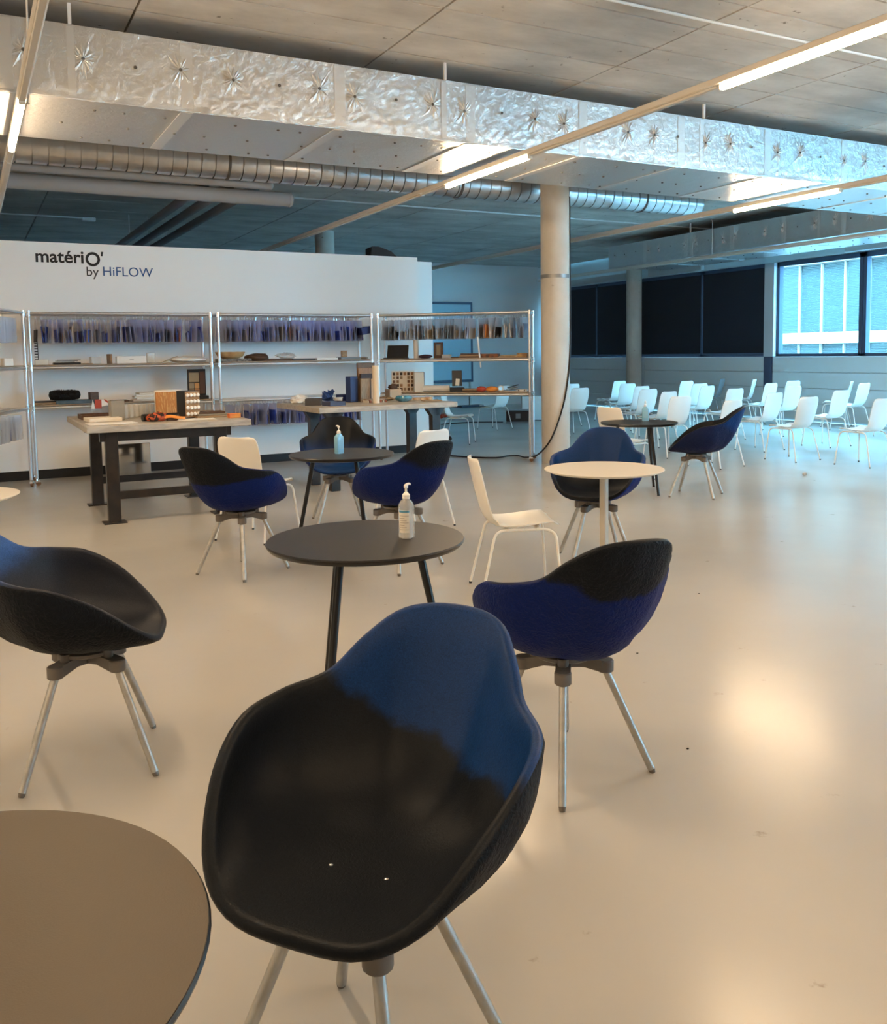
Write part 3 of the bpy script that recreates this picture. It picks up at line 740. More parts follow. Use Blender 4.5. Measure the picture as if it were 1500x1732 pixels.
def pedestal(x, y, r, label):
    t = thing('pedestal_table', label, 'table', (x, y, 0))
    MB().lathe([(r - .03, .722), (r - .004, .733), (r, .737), (r - .002, .740)], 72).obj('tabletop', WTABLE, t, angle=30)
    MB().rbox((0, 0, .372), (.046, .046, .70), .006).obj('pole', mat('grey_beige_pole', (0.50, 0.46, 0.40), 0.4), t, rz=R(20), angle=0)
    MB().lathe([(.10, .710), (.10, .724)], 24).obj('top_plate', WTABLE, t)
    MB().lathe([(.17, 0), (.17, .010), (.16, .014), (.03, .022)], 40).obj('base_plate', WTABLE, t, angle=30)
pedestal(3.61, 4.56, .385, 'cream round pedestal table right of the side-on white chair')
pedestal(-0.15, 5.68, .385, 'cream round pedestal table cut by the left edge')

# ------------------------------------------------------------------ sanitiser bottles
def pump(t, z, rz, m=PLASTW):
    p = MB().lathe([(.013, z), (.0155, z + .002), (.0155, z + .018), (.012, z + .022), (.009, z + .026), (.005, z + .028), (.0045, z + .046)], 20).obj('pump_collar', m, t)
    h = MB().lathe([(.007, z + .044), (.0085, z + .047), (.0085, z + .056), (.006, z + .060)], 16)
    h.tube([(0, 0, z + .057), (.016, 0, z + .0605), (.024, 0, z + .060), (.029, 0, z + .056)], [.0065, .0055, .0045, .0035], 10)
    h.obj('pump_head', m, t, rz=rz)
clear = thing('gel_bottle', 'clear pump bottle with a pale label on the nearer black table', 'bottle', (1.565, 3.268, .7415), R(-10))
BP = [(.026, 0), (.031, .003), (.0335, .010), (.0335, .128), (.031, .143), (.024, .155), (.016, .162), (.0125, .166)]
MB().lathe(BP, 36).obj('bottle_body', CLEARB, clear)
MB().lathe([(.025, .002), (.0315, .006), (.0315, .030)], 30).obj('gel', CLEARL, clear)
pump(clear, .164, R(35))
lab = MB(); a0, a1 = R(195), R(275)
LABW = mat('pale_bottle_label', (0.80, 0.76, 0.68), 0.5); LABB = mat('label_blue_band', (0.10, 0.28, 0.42), 0.5); LABT = mat('label_grey_print', (0.45, 0.40, 0.34), 0.5)
def arc(b, a0, a1, z0, z1, r, mi):
    n = 10
    b.add([(r * math.cos(a0 + (a1 - a0) * i / n), r * math.sin(a0 + (a1 - a0) * i / n), z) for z in (z0, z1) for i in range(n + 1)], [(i, i + 1, n + 2 + i, n + 1 + i) for i in range(n)], mi)
arc(lab, a0, a1, .028, .122, .0338, 0); arc(lab, a0, a1, .112, .121, .0341, 1)
for k in range(7): arc(lab, a0 + .08, a1 - (.1 + .25 * (k % 3)), .040 + .0095 * k, .0425 + .0095 * k, .0341, 2)
lab.obj('label', [LABW, LABB, LABT], clear)
BLUEG = mat('light_blue_gel', (0.26, 0.56, 0.80), 0.25, coat=0.3)
def blue_bottle(x, y, rz, label):
    t = thing('gel_bottle', label, 'bottle', (x, y, .7415), rz)
    def sec(w, d, z, n=20, e=4.0):
        out = []
        for k in range(n):
            a = 2 * PI * k / n; c, s = math.cos(a), math.sin(a)
            out.append((w * abs(c) ** (2 / e) * (1 if c > 0 else -1), d * abs(s) ** (2 / e) * (1 if s > 0 else -1), z))
        return out
    b = MB(); rows = [sec(.033, .022, 0), sec(.036, .025, .006), sec(.036, .025, .120), sec(.034, .023, .132), sec(.020, .017, .150, e=2.4), sec(.013, .013, .155, e=2)]
    vs = [p for r in rows for p in r]; n = 20
    b.add(vs, [(i * n + k, i * n + (k + 1) % n, (i + 1) * n + (k + 1) % n, (i + 1) * n + k) for i in range(len(rows) - 1) for k in range(n)] + [tuple(range(n))[::-1], tuple((len(rows) - 1) * n + k for k in range(n))])
    b.obj('bottle_body', BLUEG, t)
    pump(t, .154, R(90))
    MB().box((0, -.0254, .07), (.05, .0008, .07)).obj('label', mat('light_blue_label', (0.26, 0.52, 0.70), 0.4), t, angle=0)
blue_bottle(2.50, 6.40, R(20), 'light blue pump bottle on the round table before the workbench')
blue_bottle(6.42, 7.40, R(-35), 'light blue pump bottle on the far right round table')

# ------------------------------------------------------------------ workbenches
def bench(x, y, w, d, h, rz, label, legs, plates=True, gusset=False):
    t = thing('workbench', label, 'table', (x, y, 0), rz)
    MB().rbox((0, 0, h - .03), (w, d, .06), .006).obj('tabletop', BENCHT, t, angle=0)
    lx0, lx1, ly0, ly1 = legs
    for lx in (lx0, lx1):
        for ly in (ly0, ly1):
            l = MB().rbox((lx, ly, (h - .06) / 2), (.11, .09, h - .06), .006).obj('leg', BLACKM, t, angle=0)
            if plates: MB().box((lx, ly, .005), (.20, .17, .010)).obj('foot_plate', BLACKM, l, angle=0)
            if gusset:
                MB().prism([(-.055, 0), (.055, 0), (.12, .09), (-.12, .09)], -.045, .045, M=Matrix.Translation((lx, ly, h - .15)) @ Matrix.Rotation(R(90), 4, 'X')).obj('leg_gusset', BLACKM, l, angle=0)
    for ly in (ly0, ly1):
        if not gusset: MB().box(((lx0 + lx1) / 2, ly, h - .105), (lx1 - lx0 + .20, .07, .09)).obj('apron', BLACKM, t, angle=0)
        if not gusset: MB().box(((lx0 + lx1) / 2, ly, .25), (lx1 - lx0, .05, .07)).obj('stretcher', BLACKM, t, angle=0)
    return t
bench(1.64, 9.25, 1.48, 1.75, .90, 0, 'wooden topped workbench with black steel legs on the left', (-.52, .47, -.73, .44))
bench(4.185, 9.80, 1.75, 1.35, .93, R(2), 'wooden topped workbench with flared black legs on the right', (-.685, .60, -.60, -.02), plates=False, gusset=True)

# ------------------------------------------------------------------ pipe racks
POSTM = None
def rack(x, y, rz, Lx, D, label, boards, raillow):
    t = thing('pipe_rack', label, 'shelf', (x, y, 0), rz)
    r = 0.0185; zt = 2.045
    for px_ in (0, Lx):
        for py in (0, D):
            p = MB().tube([(px_, py, .085), (px_, py, zt)], r, 12).obj('post', GALV, t)
            c = MB().tube([(px_, py, .055), (px_, py, .095)], .012, 8).box((px_ + .01, py, .055), (.05, .035, .02)).obj('castor', CHROME, t)
            MB().tube([(px_ + .015, py - .011, .029), (px_ + .015, py + .011, .029)], .028, 16).obj('wheel', mat('brown_castor_wheel', (.16, .09, .05), .5), c)
    for z in (zt, 1.40, .925):
        for py in (0, D): MB().tube([(0, py, z), (Lx, py, z)], r * .95, 12).obj('rail', GALV, t)
        for px_ in (0, Lx): MB().tube([(px_, 0, z), (px_, D, z)], r * .95, 12).obj('end_rail', GALV, t)
        for px_ in (0, Lx):
            for py in (0, D): MB().tube([(px_, py, z - .035), (px_, py, z + .03)], r * 1.28, 12).obj('pipe_joint', CHROME, t)
    for z in boards: MB().rbox((Lx / 2, D / 2, z + .028), (Lx - .06, D - .01, .014), .003).obj('shelf_board', SHELFB, t, angle=0)
    MB().tube([(0, D / 2, zt), (Lx, D / 2, zt)], .012, 8).obj('hanging_rail', GALV, t)
    if raillow: MB().tube([(0, D / 2, .925), (Lx, D / 2, .925)], .012, 8).obj('hanging_rail', GALV, t)
    return t
D_ = 0.46
rack(0.665, 11.54, 0, 2.12, D_, 'galvanised pipe rack left of centre, behind the left workbench', (1.40, .925), False)
rack(2.885, 11.54, 0, 2.15, D_, 'galvanised pipe rack in the middle with two rows of hanging bags', (1.40,), True)
A3 = math.atan2(10.13 - 11.52, 6.755 - 5.125)
rack(5.125, 11.52, A3, 2.14, 0.36, 'galvanised pipe rack angled out at the right end, next to the column', (1.40, .925), False)
A0 = math.atan2(0.70, 0.27)
rack(0.60 - 2.1 * math.cos(A0), 11.47 - 2.1 * math.sin(A0), A0, 2.1, 0.40, 'galvanised pipe rack cut by the left edge', (1.40,), True)

# hanging sample bags
HOOK = MB().tube([(0, 0, -.055), (0, 0, -.012), (.010, 0, .004), (.018, 0, -.002)], .0022, 5).mesh('hook', CHROME)
def pouch_mesh(m, seed):
    rnd = random.Random(seed); b = MB(); w, h = .155, .285
    wob = [rnd.uniform(-.006, .006) for _ in range(4)]
    for sgn in (-1, 1):
        def f(u, v, sgn=sgn): return (sgn * (.0025 + .009 * math.sin(PI * u) * (1 - v) ** .7) + wob[0] * math.sin(v * 3 + wob[1] * 300), (u - .5) * 2 * w + wob[2] * v, -.05 - (1 - v) * h + (.008 * abs(u - .5) if v < .1 else 0))
        b.grid(f, 4, 4)
    return b.mesh('hanging_sample_bag', m, 60)
POUCHES = [pouch_mesh(POUCH, s) for s in range(5)]; POUCHESC = [pouch_mesh(POUCHC, s + 20) for s in range(4)]
CARDC = {'navy': (.018, .034, .22), 'blue': (.04, .08, .36), 'slate': (.15, .18, .30), 'black': (.012, .013, .018), 'grey': (.22, .22, .23), 'white': (.62, .60, .56), 'tan': (.32, .22, .13), 'brown': (.12, .06, .03), 'orange': (.62, .20, .03), 'rust': (.25, .07, .03), 'cream': (.55, .47, .36)}
CARDS = {}
def card(c, hgt, th, wdt=.26):
    k = (c, round(hgt, 2), round(th, 3))
    if k not in CARDS: CARDS[k] = MB().rbox((0, 0, -.325 + hgt / 2), (th, wdt, hgt), .002).mesh('sample_card', mat('card_' + c, CARDC[c], .6), 0)
    return CARDS[k]
def ordinal(k): return '%d%s' % (k, 'th' if 10 < k % 100 < 14 else {1: 'st', 2: 'nd', 3: 'rd'}.get(k % 10, 'th'))
def bag_row(x, y, z, rz, length, n, pouches, pick, place, group, special=None):
    rnd = random.Random(n * 13 + int(x * 10))
    for k in range(n):
        u = (k + .5) / n * length
        px_, py = x + math.cos(rz) * u, y + math.sin(rz) * u
        o = link('hanging_sample_bag', pouches[k % len(pouches)], None, (px_, py, z), rz + rnd.uniform(-.22, .22))
        o.rotation_euler = (0, rnd.uniform(-.10, .10), o.rotation_euler[2])
        c = pick(rnd, k / n); lb = None; hh = rnd.choice((.11, .13, .15, .19))
        if special:
            for f, cc, txt in special:
                if k == int(f * n): c, lb, hh = cc, txt, .19
        if not lb: lb = ('clear bag with %s %s sample' % ('tall' if hh > .16 else 'low', c) if c else 'empty looking clear bag') + ', %s from the left on %s' % (ordinal(k + 1), place)
        tag(o, lb, 'sample bag', group)
        if c: link('sample_card', card(c, hh, rnd.choice((.006, .012, .018))), o)
        link('hook', HOOK, o)
def pick_blue(r, f): return r.choice(['navy', 'navy', 'navy', 'blue', 'slate', 'black', 'grey', 'navy', 'slate', None])
def pick_grey(r, f):
    if f > .86: return r.choice([None, None, 'slate', 'white'])
    if f > .62: return r.choice(['tan', 'cream', 'grey', 'black', 'tan', 'white'])
    return r.choice(['black', 'grey', 'slate', 'white', 'grey', 'black', 'cream', 'white'])
def pick_pale(r, f): return r.choice([None, 'slate', 'blue', 'slate', None, 'grey'])
bag_row(.74, 11.77, 2.03, 0, 1.99, 50, POUCHES, pick_blue, "left-centre rack's rail", 'sample bags on the left-centre rack',
        [(.155, 'tan', 'bag with a tan wood sample near the left end of the left-centre rack'), (.215, 'cream', 'bag with a cream sample, second pale one on the left-centre rack'), (.84, 'orange', 'bag with an orange sample at the right of the left-centre rack')])
bag_row(2.96, 11.77, 2.03, 0, 1.98, 50, POUCHES, pick_blue, "middle rack's top rail", 'sample bags on the top rail of the middle rack',
        [(.02, 'brown', 'bag with a brown sample at the left end of the middle rack'), (.47, 'rust', 'bag with a rust sample halfway along the middle rack'), (.53, 'white', 'bag with a white sample right of the rust one, middle rack')])
bag_row(3.02, 11.77, .91, 0, 1.86, 48, POUCHES, pick_blue, "middle rack's lower rail", 'sample bags on the lower rail of the middle rack')
nx_, ny_ = -math.sin(A3), math.cos(A3)
bag_row(5.125 + .06 * math.cos(A3) + nx_ * .18, 11.52 + .06 * math.sin(A3) + ny_ * .18, 2.03, A3, 2.02, 56, POUCHESC, pick_grey, 'the angled rack', 'sample bags on the angled right rack',
        [(.74, 'orange', 'bag with an orange sample toward the right end of the angled rack'), (.70, 'rust', 'bag with a rust sample left of the orange one on the angled rack')])
n0x, n0y = -math.sin(A0), math.cos(A0)
bx, by = 0.60 - 1.0 * math.cos(A0) + n0x * .2, 11.47 - 1.0 * math.sin(A0) + n0y * .2
bag_row(bx, by, 2.03, A0, .95, 20, POUCHESC, pick_pale, "left-edge rack's top rail", 'sample bags on the top rail at the left edge')
bag_row(bx, by, .91, A0, .95, 18, POUCHESC, pick_pale, "left-edge rack's lower rail", 'sample bags on the lower rail at the left edge')

# ------------------------------------------------------------------ lettering on the partition
def text(body, width, x, z, m, parent, weight=0.0, name='lettering'):
    cu = bpy.data.curves.new(name, 'FONT'); cu.body = body; cu.size = 0.2; cu.extrude = 0.002; cu.offset = weight; cu.resolution_u = 6
    o = bpy.data.objects.new(name, cu); C.objects.link(o)
    bpy.context.view_layer.update()
    me = bpy.data.meshes.new_from_object(o.evaluated_get(bpy.context.evaluated_depsgraph_get()))
    bpy.data.objects.remove(o)
    xs = [v.co.x for v in me.vertices]; w0, w1 = min(xs), max(xs); s = width / (w1 - w0)
    for v in me.vertices: v.co = Vector(((v.co.x - w0) * s, v.co.y * s, v.co.z))
    me.name = name; me.materials.clear(); me.materials.append(m)
    q = link(name, me, parent, (x, 0, z)); q.rotation_euler = (R(90), 0, 0)
    return q
LETK = mat('black_vinyl_letter', (0.012, 0.012, 0.014), .5); LETB = mat('blue_vinyl_letter', (0.03, 0.10, 0.27), .5); LETG = mat('dark_grey_vinyl_letter', (0.035, 0.035, 0.035), .5)
logo = thing('wall_lettering', 'matéri O by HiFLOW lettering in black and blue on the white partition', 'sign', (0, 12.147, 0))
text('matéri', .555, .815, 2.705, LETK, logo, .004)
def ringm():
    b = MB(); n = 40
    for (ra, rb) in ((.088, .056),):
        vs = []
        for k in range(n):
            a = 2 * PI * k / n
            for r in (ra, rb):
                for yv in (-.002, .002): vs.append((r * math.cos(a) * .98, yv, r * math.sin(a) * 1.02))
        fs = []
        for k in range(n):
            i = 4 * k; j = 4 * ((k + 1) % n)
            fs += [(i, j, j + 2, i + 2), (i + 1, i + 3, j + 3, j + 1), (i, i + 1, j + 1, j), (i + 2, j + 2, j + 3, i + 3)]
        b.add(vs, fs)
    return b
ringm().obj('lettering', LETK, logo, (1.478, 0, 2.758), angle=0)
MB().add([(0, y, 0) for y in (-.002, .002)] + [(.022, y, 0) for y in (-.002, .002)] + [(.030, y, .055) for y in (-.002, .002)] + [(.006, y, .055) for y in (-.002, .002)],
         [(0, 2, 4, 6), (1, 7, 5, 3), (0, 1, 3, 2), (2, 3, 5, 4), (4, 5, 7, 6), (6, 7, 1, 0)]).obj('lettering', LETK, logo, (1.575, 0, 2.80), angle=0)
text('by', .145, 1.398, 2.548, LETG, logo)
text('HiFLOW', .615, 1.595, 2.555, LETB, logo)

# ------------------------------------------------------------------ small objects on racks and benches
def block(name, label, cat, x, y, z, d, m, rz=0.0, tilt=0.0, r=.004, group=None):
    o = MB().rbox((0, 0, d[2] / 2), d, r).obj(name, m, None, (x, y, z), R(rz), angle=0)
    if tilt: o.rotation_euler = (R(tilt), 0, R(rz))
    return tag(o, label, cat, group)
def lump(name, label, cat, x, y, z, d, m, amp=.2, sc=3.0, rz=0, seed=0.0):
    n1, n2 = 22, 10; b = MB()
    def f(u, v):
        a = u * 2 * PI; t = v * PI; p = Vector((math.cos(a) * math.sin(t), math.sin(a) * math.sin(t), -math.cos(t)))
        q = 1 + amp * noise.noise(p * sc + Vector((seed, seed, 0))); q2 = max(-.92, p.z * q)
        return (p.x * q * d[0] / 2, p.y * q * d[1] / 2, (q2 + .92) * d[2] / 1.92)
    b.grid(f, n1, n2)
    return tag(b.obj(name, m, None, (x, y, z), R(rz), angle=60), label, cat)
S1, S2, B1, B2 = 1.435, .960, .90, .93
CREAM = flat('cream_paper', (.70, .64, .54)); WH = flat('white_foam', (.82, .80, .76)); DK = flat('black_plastic', (.012, .012, .014), .4)
TAN = flat('tan_wood', (.36, .25, .15), col2=(.28, .18, .10), nscale=10, stretch=(2, 12, 12)); DWOOD = flat('dark_wood', (.10, .055, .03), col2=(.06, .03, .018), nscale=10, stretch=(2, 12, 12))
OCHRE = flat('orange_brown_fibre', (.46, .20, .06), col2=(.62, .36, .14), nscale=18, nlo=.5, nhi=.62, stretch=(6, 6, 1)); GREYB = flat('grey_brown_board', (.25, .22, .17)); NAVYM = flat('navy_cloth', (.012, .025, .13)); GREY = flat('mid_grey_board', (.20, .21, .22)); SLATEM = flat('blue_grey_board', (.06, .10, .13), col2=(.09, .13, .16), nscale=20)
ORANGE = flat('orange_felt', (.75, .27, .05)); RED = flat('red_felt', (.45, .06, .03)); CARD = flat('cardboard', (.46, .33, .20))
# rack at the left edge
block('foam_cube', 'white foam cube on the rack at the left edge', 'block', .40, 11.16, S1, (.10, .10, .085), WH, 20)
# rack left of centre, upper shelf
block('small_box', 'cream box at the left end of the upper shelf, left-centre rack', 'box', .79, 11.66, S1, (.15, .12, .062), CREAM)
k_ = thing('spiral_sample_strip', 'black toothed strip hanging under the bags of the left-centre rack', 'sample', (.76, 11.74, 1.50))
MB().box((0, 0, .11), (.006, .03, .24)).obj('strip', DK, k_, angle=0)
for q in range(7): MB().box((-.02, 0, .0 + .032 * q), (.035, .03, .014)).obj('tooth', DK, k_, angle=0)
ty_ = thing('sample_tray', 'black tray with thin sheets beside the cream box', 'tray', (1.07, 11.70, S1))
MB().rbox((0, 0, .012), (.30, .22, .024), .004).obj('tray_base', DK, ty_, angle=0)
for q in range(3): MB().rbox((.03 * q - .03, .01 * q, .031 + .011 * q), (.24, .18, .008), .002).obj('sheet', GREY, ty_, rz=R(4 * q - 4), angle=0)
block('tile_sample', 'thin tan slat lying right of the black tray', 'sample', 1.28, 11.64, S1, (.16, .05, .012), TAN, 8)
block('acrylic_block', 'clear acrylic block on the upper shelf of the left-centre rack', 'block', 1.40, 11.72, S1, (.12, .08, .09), ACRYL, 12)
block('sample_sheet', 'brown edged sheet left of the long white box', 'sample', 1.57, 11.75, S1, (.02, .16, .12), TAN, 10)
lb = thing('long_white_box', 'long white box with a small logo on the upper shelf', 'box', (1.81, 11.66, S1))
MB().rbox((0, 0, .045), (.35, .12, .090), .004).obj('box_body', WH, lb, angle=0)
MB().box((0, -.0605, .045), (.05, .002, .006)).obj('printed_mark', GREY, lb, angle=0)
block('acrylic_block', 'clear plate standing right of the long white box', 'block', 2.06, 11.72, S1, (.10, .03, .13), ACRYL, 5)
block('leaning_board', 'thin pale board leaning on the right of the upper shelf', 'board', 2.26, 11.74, S1 + .02, (.30, .10, .010), CREAM, 0).rotation_euler = (0, R(-22), 0)
lump('crumpled_sheets', 'crumpled white sheets at the right end of the upper shelf, left-centre rack', 'sheet', 2.52, 11.70, S1, (.50, .24, .075), WH, .35, 3.5)
# lower shelf
block('sample_board', 'tan striped board at the left of the lower shelf, left-centre rack', 'board', .83, 11.72, S2, (.34, .22, .025), TAN)
block('sample_board', 'thin black board lying on the tan striped board', 'board', .82, 11.72, S2 + .0255, (.30, .18, .016), DK, 5)
block('sample_board', 'speckled blue grey board under the black fuzzy roll', 'board', 1.14, 11.70, S2, (.44, .26, .042), SLATEM)
b = MB()
rnd = random.Random(3)
for q in range(420):
    u = rnd.uniform(-1, 1); a = rnd.uniform(0, 2 * PI); rr = .058 * (1 - .55 * abs(u) ** 5)
    c = Vector((u * .17, math.cos(a) * rr * 1.2, .062 + math.sin(a) * rr)); n = Vector((u * .2, math.cos(a), math.sin(a))); s = rnd.uniform(.008, .014)
    e = c + n * s; t1 = n.orthogonal().normalized() * s * .7; t2 = n.cross(t1).normalized() * s * .7
    b.add([c + t1, c - t1 * .5 + t2, c - t1 * .5 - t2, e], [(0, 1, 3), (1, 2, 3), (2, 0, 3)])
b.lathe([(.01, -.18), (.05, -.165), (.058, -.12), (.058, .12), (.05, .165), (.01, .18)], 16, M=Matrix.Translation((0, 0, .062)) @ Matrix.Rotation(R(90), 4, 'Y'))
tag(b.obj('fuzzy_roll', flat('black_pile', (.006, .006, .007), .9), None, (1.03, 11.70, S2 + .043), angle=0), 'black fuzzy roll lying on the blue grey board', 'sample')
block('wood_block', 'dark brown wooden block behind the red folded card', 'block', 1.36, 11.72, S2 + .0, (.10, .09, .13), DWOOD, 12)
rw = thing('folded_card', 'red and white folded card hanging over the shelf edge', 'card', (1.385, 11.55, S2))
MB().box((0, -.04, -.01), (.075, .004, .11)).obj('red_panel', RED, rw, angle=0)
MB().prism([(0, 0), (-.05, 0), (-.025, .12)], -.002, .002, M=Matrix.Translation((-.035, -.038, -.07)) @ Matrix.Rotation(R(90), 4, 'X')).obj('white_flap', WH, rw, angle=0)
MB().prism([(0, 0), (.09, .03), (0, .10)], -.002, .002, M=Matrix.Translation((.036, -.039, -.045)) @ Matrix.Rotation(R(90), 4, 'X')).obj('white_flap', WH, rw, angle=0)
MB().prism([(.03, .02), (.14, .0), (.02, .08)], -.002, .002, M=Matrix.Translation((.05, -.034, -.03)) @ Matrix.Rotation(R(90), 4, 'X')).obj('red_flap', RED, rw, angle=0)
block('tile_sample', 'dark flat tile right of the red folded card', 'sample', 1.66, 11.70, S2, (.20, .20, .022), DWOOD, 3)
ps = thing('paper_stack', 'untidy stack of white papers on the lower shelf', 'papers', (1.98, 11.72, S2))
for q in range(5): MB().rbox((.012 * math.sin(q * 2.1), .01 * math.cos(q * 3), .011 + .021 * q), (.34 - .03 * q, .24, .018), .002).obj('paper_bundle', WH if q % 2 else CREAM, ps, rz=R(6 * math.sin(q * 1.7)), angle=0)
sw = thing('colour_board', 'black framed board with wood coloured swatches, at the right of the lower shelf', 'board', (2.63, 11.74, S2 + .045))
MB().rbox((0, .008, .17), (.235, .016, .34), .003).obj('frame', DK, sw, angle=0)
for (x, z, w, h, c) in ((-.035, .235, .125, .125, (.36, .27, .17)), (-.068, .125, .06, .07, (.33, .26, .17)), (.0, .125, .062, .07, (.62, .34, .14)), (-.068, .048, .06, .07, (.24, .18, .11)), (.0, .048, .062, .07, (.52, .25, .11)), (.072, .165, .07, .29, (.10, .045, .025))):
    MB().rbox((x, -.003, z), (w, .008, h), .002).obj('swatch', flat('swatch_%.2f_%.2f' % (c[0], c[1]), c, .6), sw, angle=0)
block('flat_black_box', 'flat black box under the swatch board', 'box', 2.60, 11.72, S2, (.30, .24, .042), DK)
# middle rack, upper shelf
block('sample_board', 'crumbly grey slab under the caramel bowl', 'board', 3.11, 11.70, S1, (.42, .26, .038), flat('grey_crumb', (.22, .20, .18), col2=(.08, .07, .06), nscale=30), 0)
bw = thing('wooden_dish', 'caramel coloured oblong dish at the left of the middle rack', 'dish', (3.07, 11.70, S1 + .039))
MB().lathe([(.10, 0), (.17, .03), (.20, .085), (.195, .09), (.19, .085)], 28, sx=1.0, sy=.6).obj('dish_body', flat('caramel_shell', (.38, .20, .08), .35, col2=(.55, .34, .16), nscale=8), bw)
MB().lathe([(.175, .082), (.175, .086)], 28, sx=1.0, sy=.6).obj('dish_lining', flat('pale_lining', (.62, .42, .22)), bw)
lump('carved_sample', 'dark brown carved piece with a long tail right of the caramel dish', 'sample', 3.44, 11.70, S1, (.34, .22, .105), DWOOD, .25, 1.6)
block('sample_board', 'flat dark brown strip behind the carved piece', 'board', 3.70, 11.72, S1, (.46, .18, .030), DWOOD)
lump('crinkled_bag', 'crinkled clear plastic bag on the middle rack', 'bag', 3.83, 11.68, S1 + .031, (.26, .18, .075), ACRYL, .5, 5)
block('sample_board', 'dark grey slab right of the crinkled bag', 'board', 4.06, 11.70, S1, (.32, .2, .026), flat('charcoal_slab', (.07, .07, .075)))
block('sample_bar', 'white bar lying on the middle rack', 'sample', 4.40, 11.66, S1, (.31, .10, .030), WH)
block('wood_block', 'upright tan block on the middle rack', 'block', 4.67, 11.68, S1 + .036, (.075, .06, .09), TAN)
block('sample_board', 'grey slab carrying the upright tan block', 'board', 4.74, 11.69, S1, (.30, .2, .035), GREY)
lump('pebble_sample', 'small beige stones at the right end of the middle rack', 'sample', 4.97, 11.69, S1, (.14, .14, .035), flat('beige_stone', (.40, .36, .30)), .4, 5)
db = block('navy_box', 'navy box wedged at the right end of the bags on the middle rack', 'box', 4.99, 11.72, 1.79, (.16, .30, .10), NAVYM, 0, 0); db.rotation_euler = (0, R(-12), 0)
# angled right rack
def on3(u, v, z): return (5.125 + math.cos(A3) * u - math.sin(A3) * v, 11.52 + math.sin(A3) * u + math.cos(A3) * v, z)
D3 = math.degrees(A3)
def block3(name, label, cat, u, v, z, d, m, rz=0.0): p = on3(u, v, z); return block(name, label, cat, p[0], p[1], p[2], d, m, D3 + rz)
lp = thing('laptop', 'black laptop shaped case open on the upper shelf of the angled rack', 'case', on3(.22, .14, S1), A3)
MB().rbox((0, 0, .008), (.32, .22, .016), .004).obj('base', DK, lp, angle=0)
MB().rbox((0, 0, .095), (.31, .010, .19), .004, M=Matrix.Translation((0, .07, .010)) @ Matrix.Rotation(R(-18), 4, 'X')).obj('lid', DK, lp, angle=0)
tag(MB().tube([(0, 0, 0), (0, 0, .30)], .037, 20).obj('upright_roll', CREAM, None, on3(.50, .20, S1)), 'cream roll standing upright beside the black case', 'roll')
lump('dark_bowl', 'dark flattened bowl in front of the cream upright roll', 'bowl', *on3(.66, .10, S1), (.20, .16, .055), flat('aubergine', (.04, .02, .035)), .1, 2, D3)
fr = thing('wooden_sample', 'dark wooden frame standing on the upper shelf of the angled rack', 'frame', on3(.84, .14, S1), A3)
for (x, z, w, h) in ((-.05, .11, .03, .22), (.05, .11, .03, .22), (0, .205, .13, .03), (0, .02, .13, .04)): MB().rbox((x, 0, z), (w, .05, h), .003).obj('frame_bar', DWOOD, fr, angle=0)
MB().box((0, .01, .11), (.08, .01, .15)).obj('frame_panel', GREYB, fr, angle=0)
block3('acrylic_block', 'low clear block beside the dark wooden frame', 'block', .96, .12, S1, (.12, .10, .05), ACRYL)
block3('tile_sample', 'flat dark tile on the upper shelf of the angled rack', 'sample', 1.10, .12, S1, (.14, .14, .016), DK)
for q in range(3): block3('veneer_board', ('lowest', 'middle', 'top')[q] + ' board of the stack of brown veneer on the angled rack', 'board', 1.30, .13, S1 + .0205 * q, (.30 - .02 * q, .22, .020), (DWOOD, TAN, DWOOD)[q], 2 * q)
block3('wood_block', 'black brown slab with a rusty top, right of the veneer stack', 'block', 1.58, .12, S1, (.24, .18, .052), flat('rusty_black', (.05, .02, .012), col2=(.22, .07, .02), nscale=18))
for q in range(2): block3('veneer_board', ('lower', 'upper')[q] + ' of two thin beige slabs near the right post', 'board', 1.84, .12, S1 + .0165 * q, (.26 - .03 * q, .2, .016), GREYB if q else TAN, 3 * q)
block3('wood_block', 'ochre block beside the right post of the angled rack', 'block', 2.03, .10, S1, (.14, .14, .055), flat('ochre_block', (.36, .21, .07), col2=(.16, .08, .03), nscale=16))
# angled rack, lower shelf
pn = thing('swatch_panel', 'cream panel with rows of brown swatches on the lower shelf of the angled rack', 'board', on3(.30, .20, S2), A3 + .35)
MB().rbox((0, 0, .15), (.33, .018, .30), .003).obj('panel', CREAM, pn, angle=0)
for r_ in range(5):
    for c_ in range(6):
        if r_ == 2 and c_ in (2, 3) or c_ == 3 and r_ in (1, 3): continue
        cc = [(.10, .05, .03), (.22, .13, .07), (.04, .025, .02), (.28, .20, .13), (.16, .08, .05), (.30, .16, .08)][(r_ * 5 + c_ * 3) % 6]
        MB().rbox((-.13 + .052 * c_, -.0105, .04 + .055 * r_), (.036, .006, .040), .001).obj('swatch', flat('brown_swatch_%d' % ((r_ * 5 + c_ * 3) % 6), cc, .6), pn, angle=0)
bi = thing('ring_binder', 'grey binder standing open beside the swatch panel', 'binder', on3(.54, .16, S2), A3 + .5)
for q in range(5): MB().rbox((0, 0, .14), (.14 + .008 * (q % 2), .012, .28 + .01 * (q == 2)), .002, M=Matrix.Translation((.005 * q, .022 * q - .04, 0)) @ Matrix.Rotation(R(3 * q - 6), 4, 'X')).obj('cover' if q in (0, 4) else 'leaf', [CREAM, GREY, SLATEM, GREY, CREAM][q], bi, angle=0)
tag(MB().tube([(-.19, 0, .046), (.19, 0, .046)], .046, 22).obj('paper_roll', flat('white_paper_roll', (.74, .73, .70)), None, on3(.80, .16, S2), A3), 'thick white paper roll lying beside the binder', 'roll')
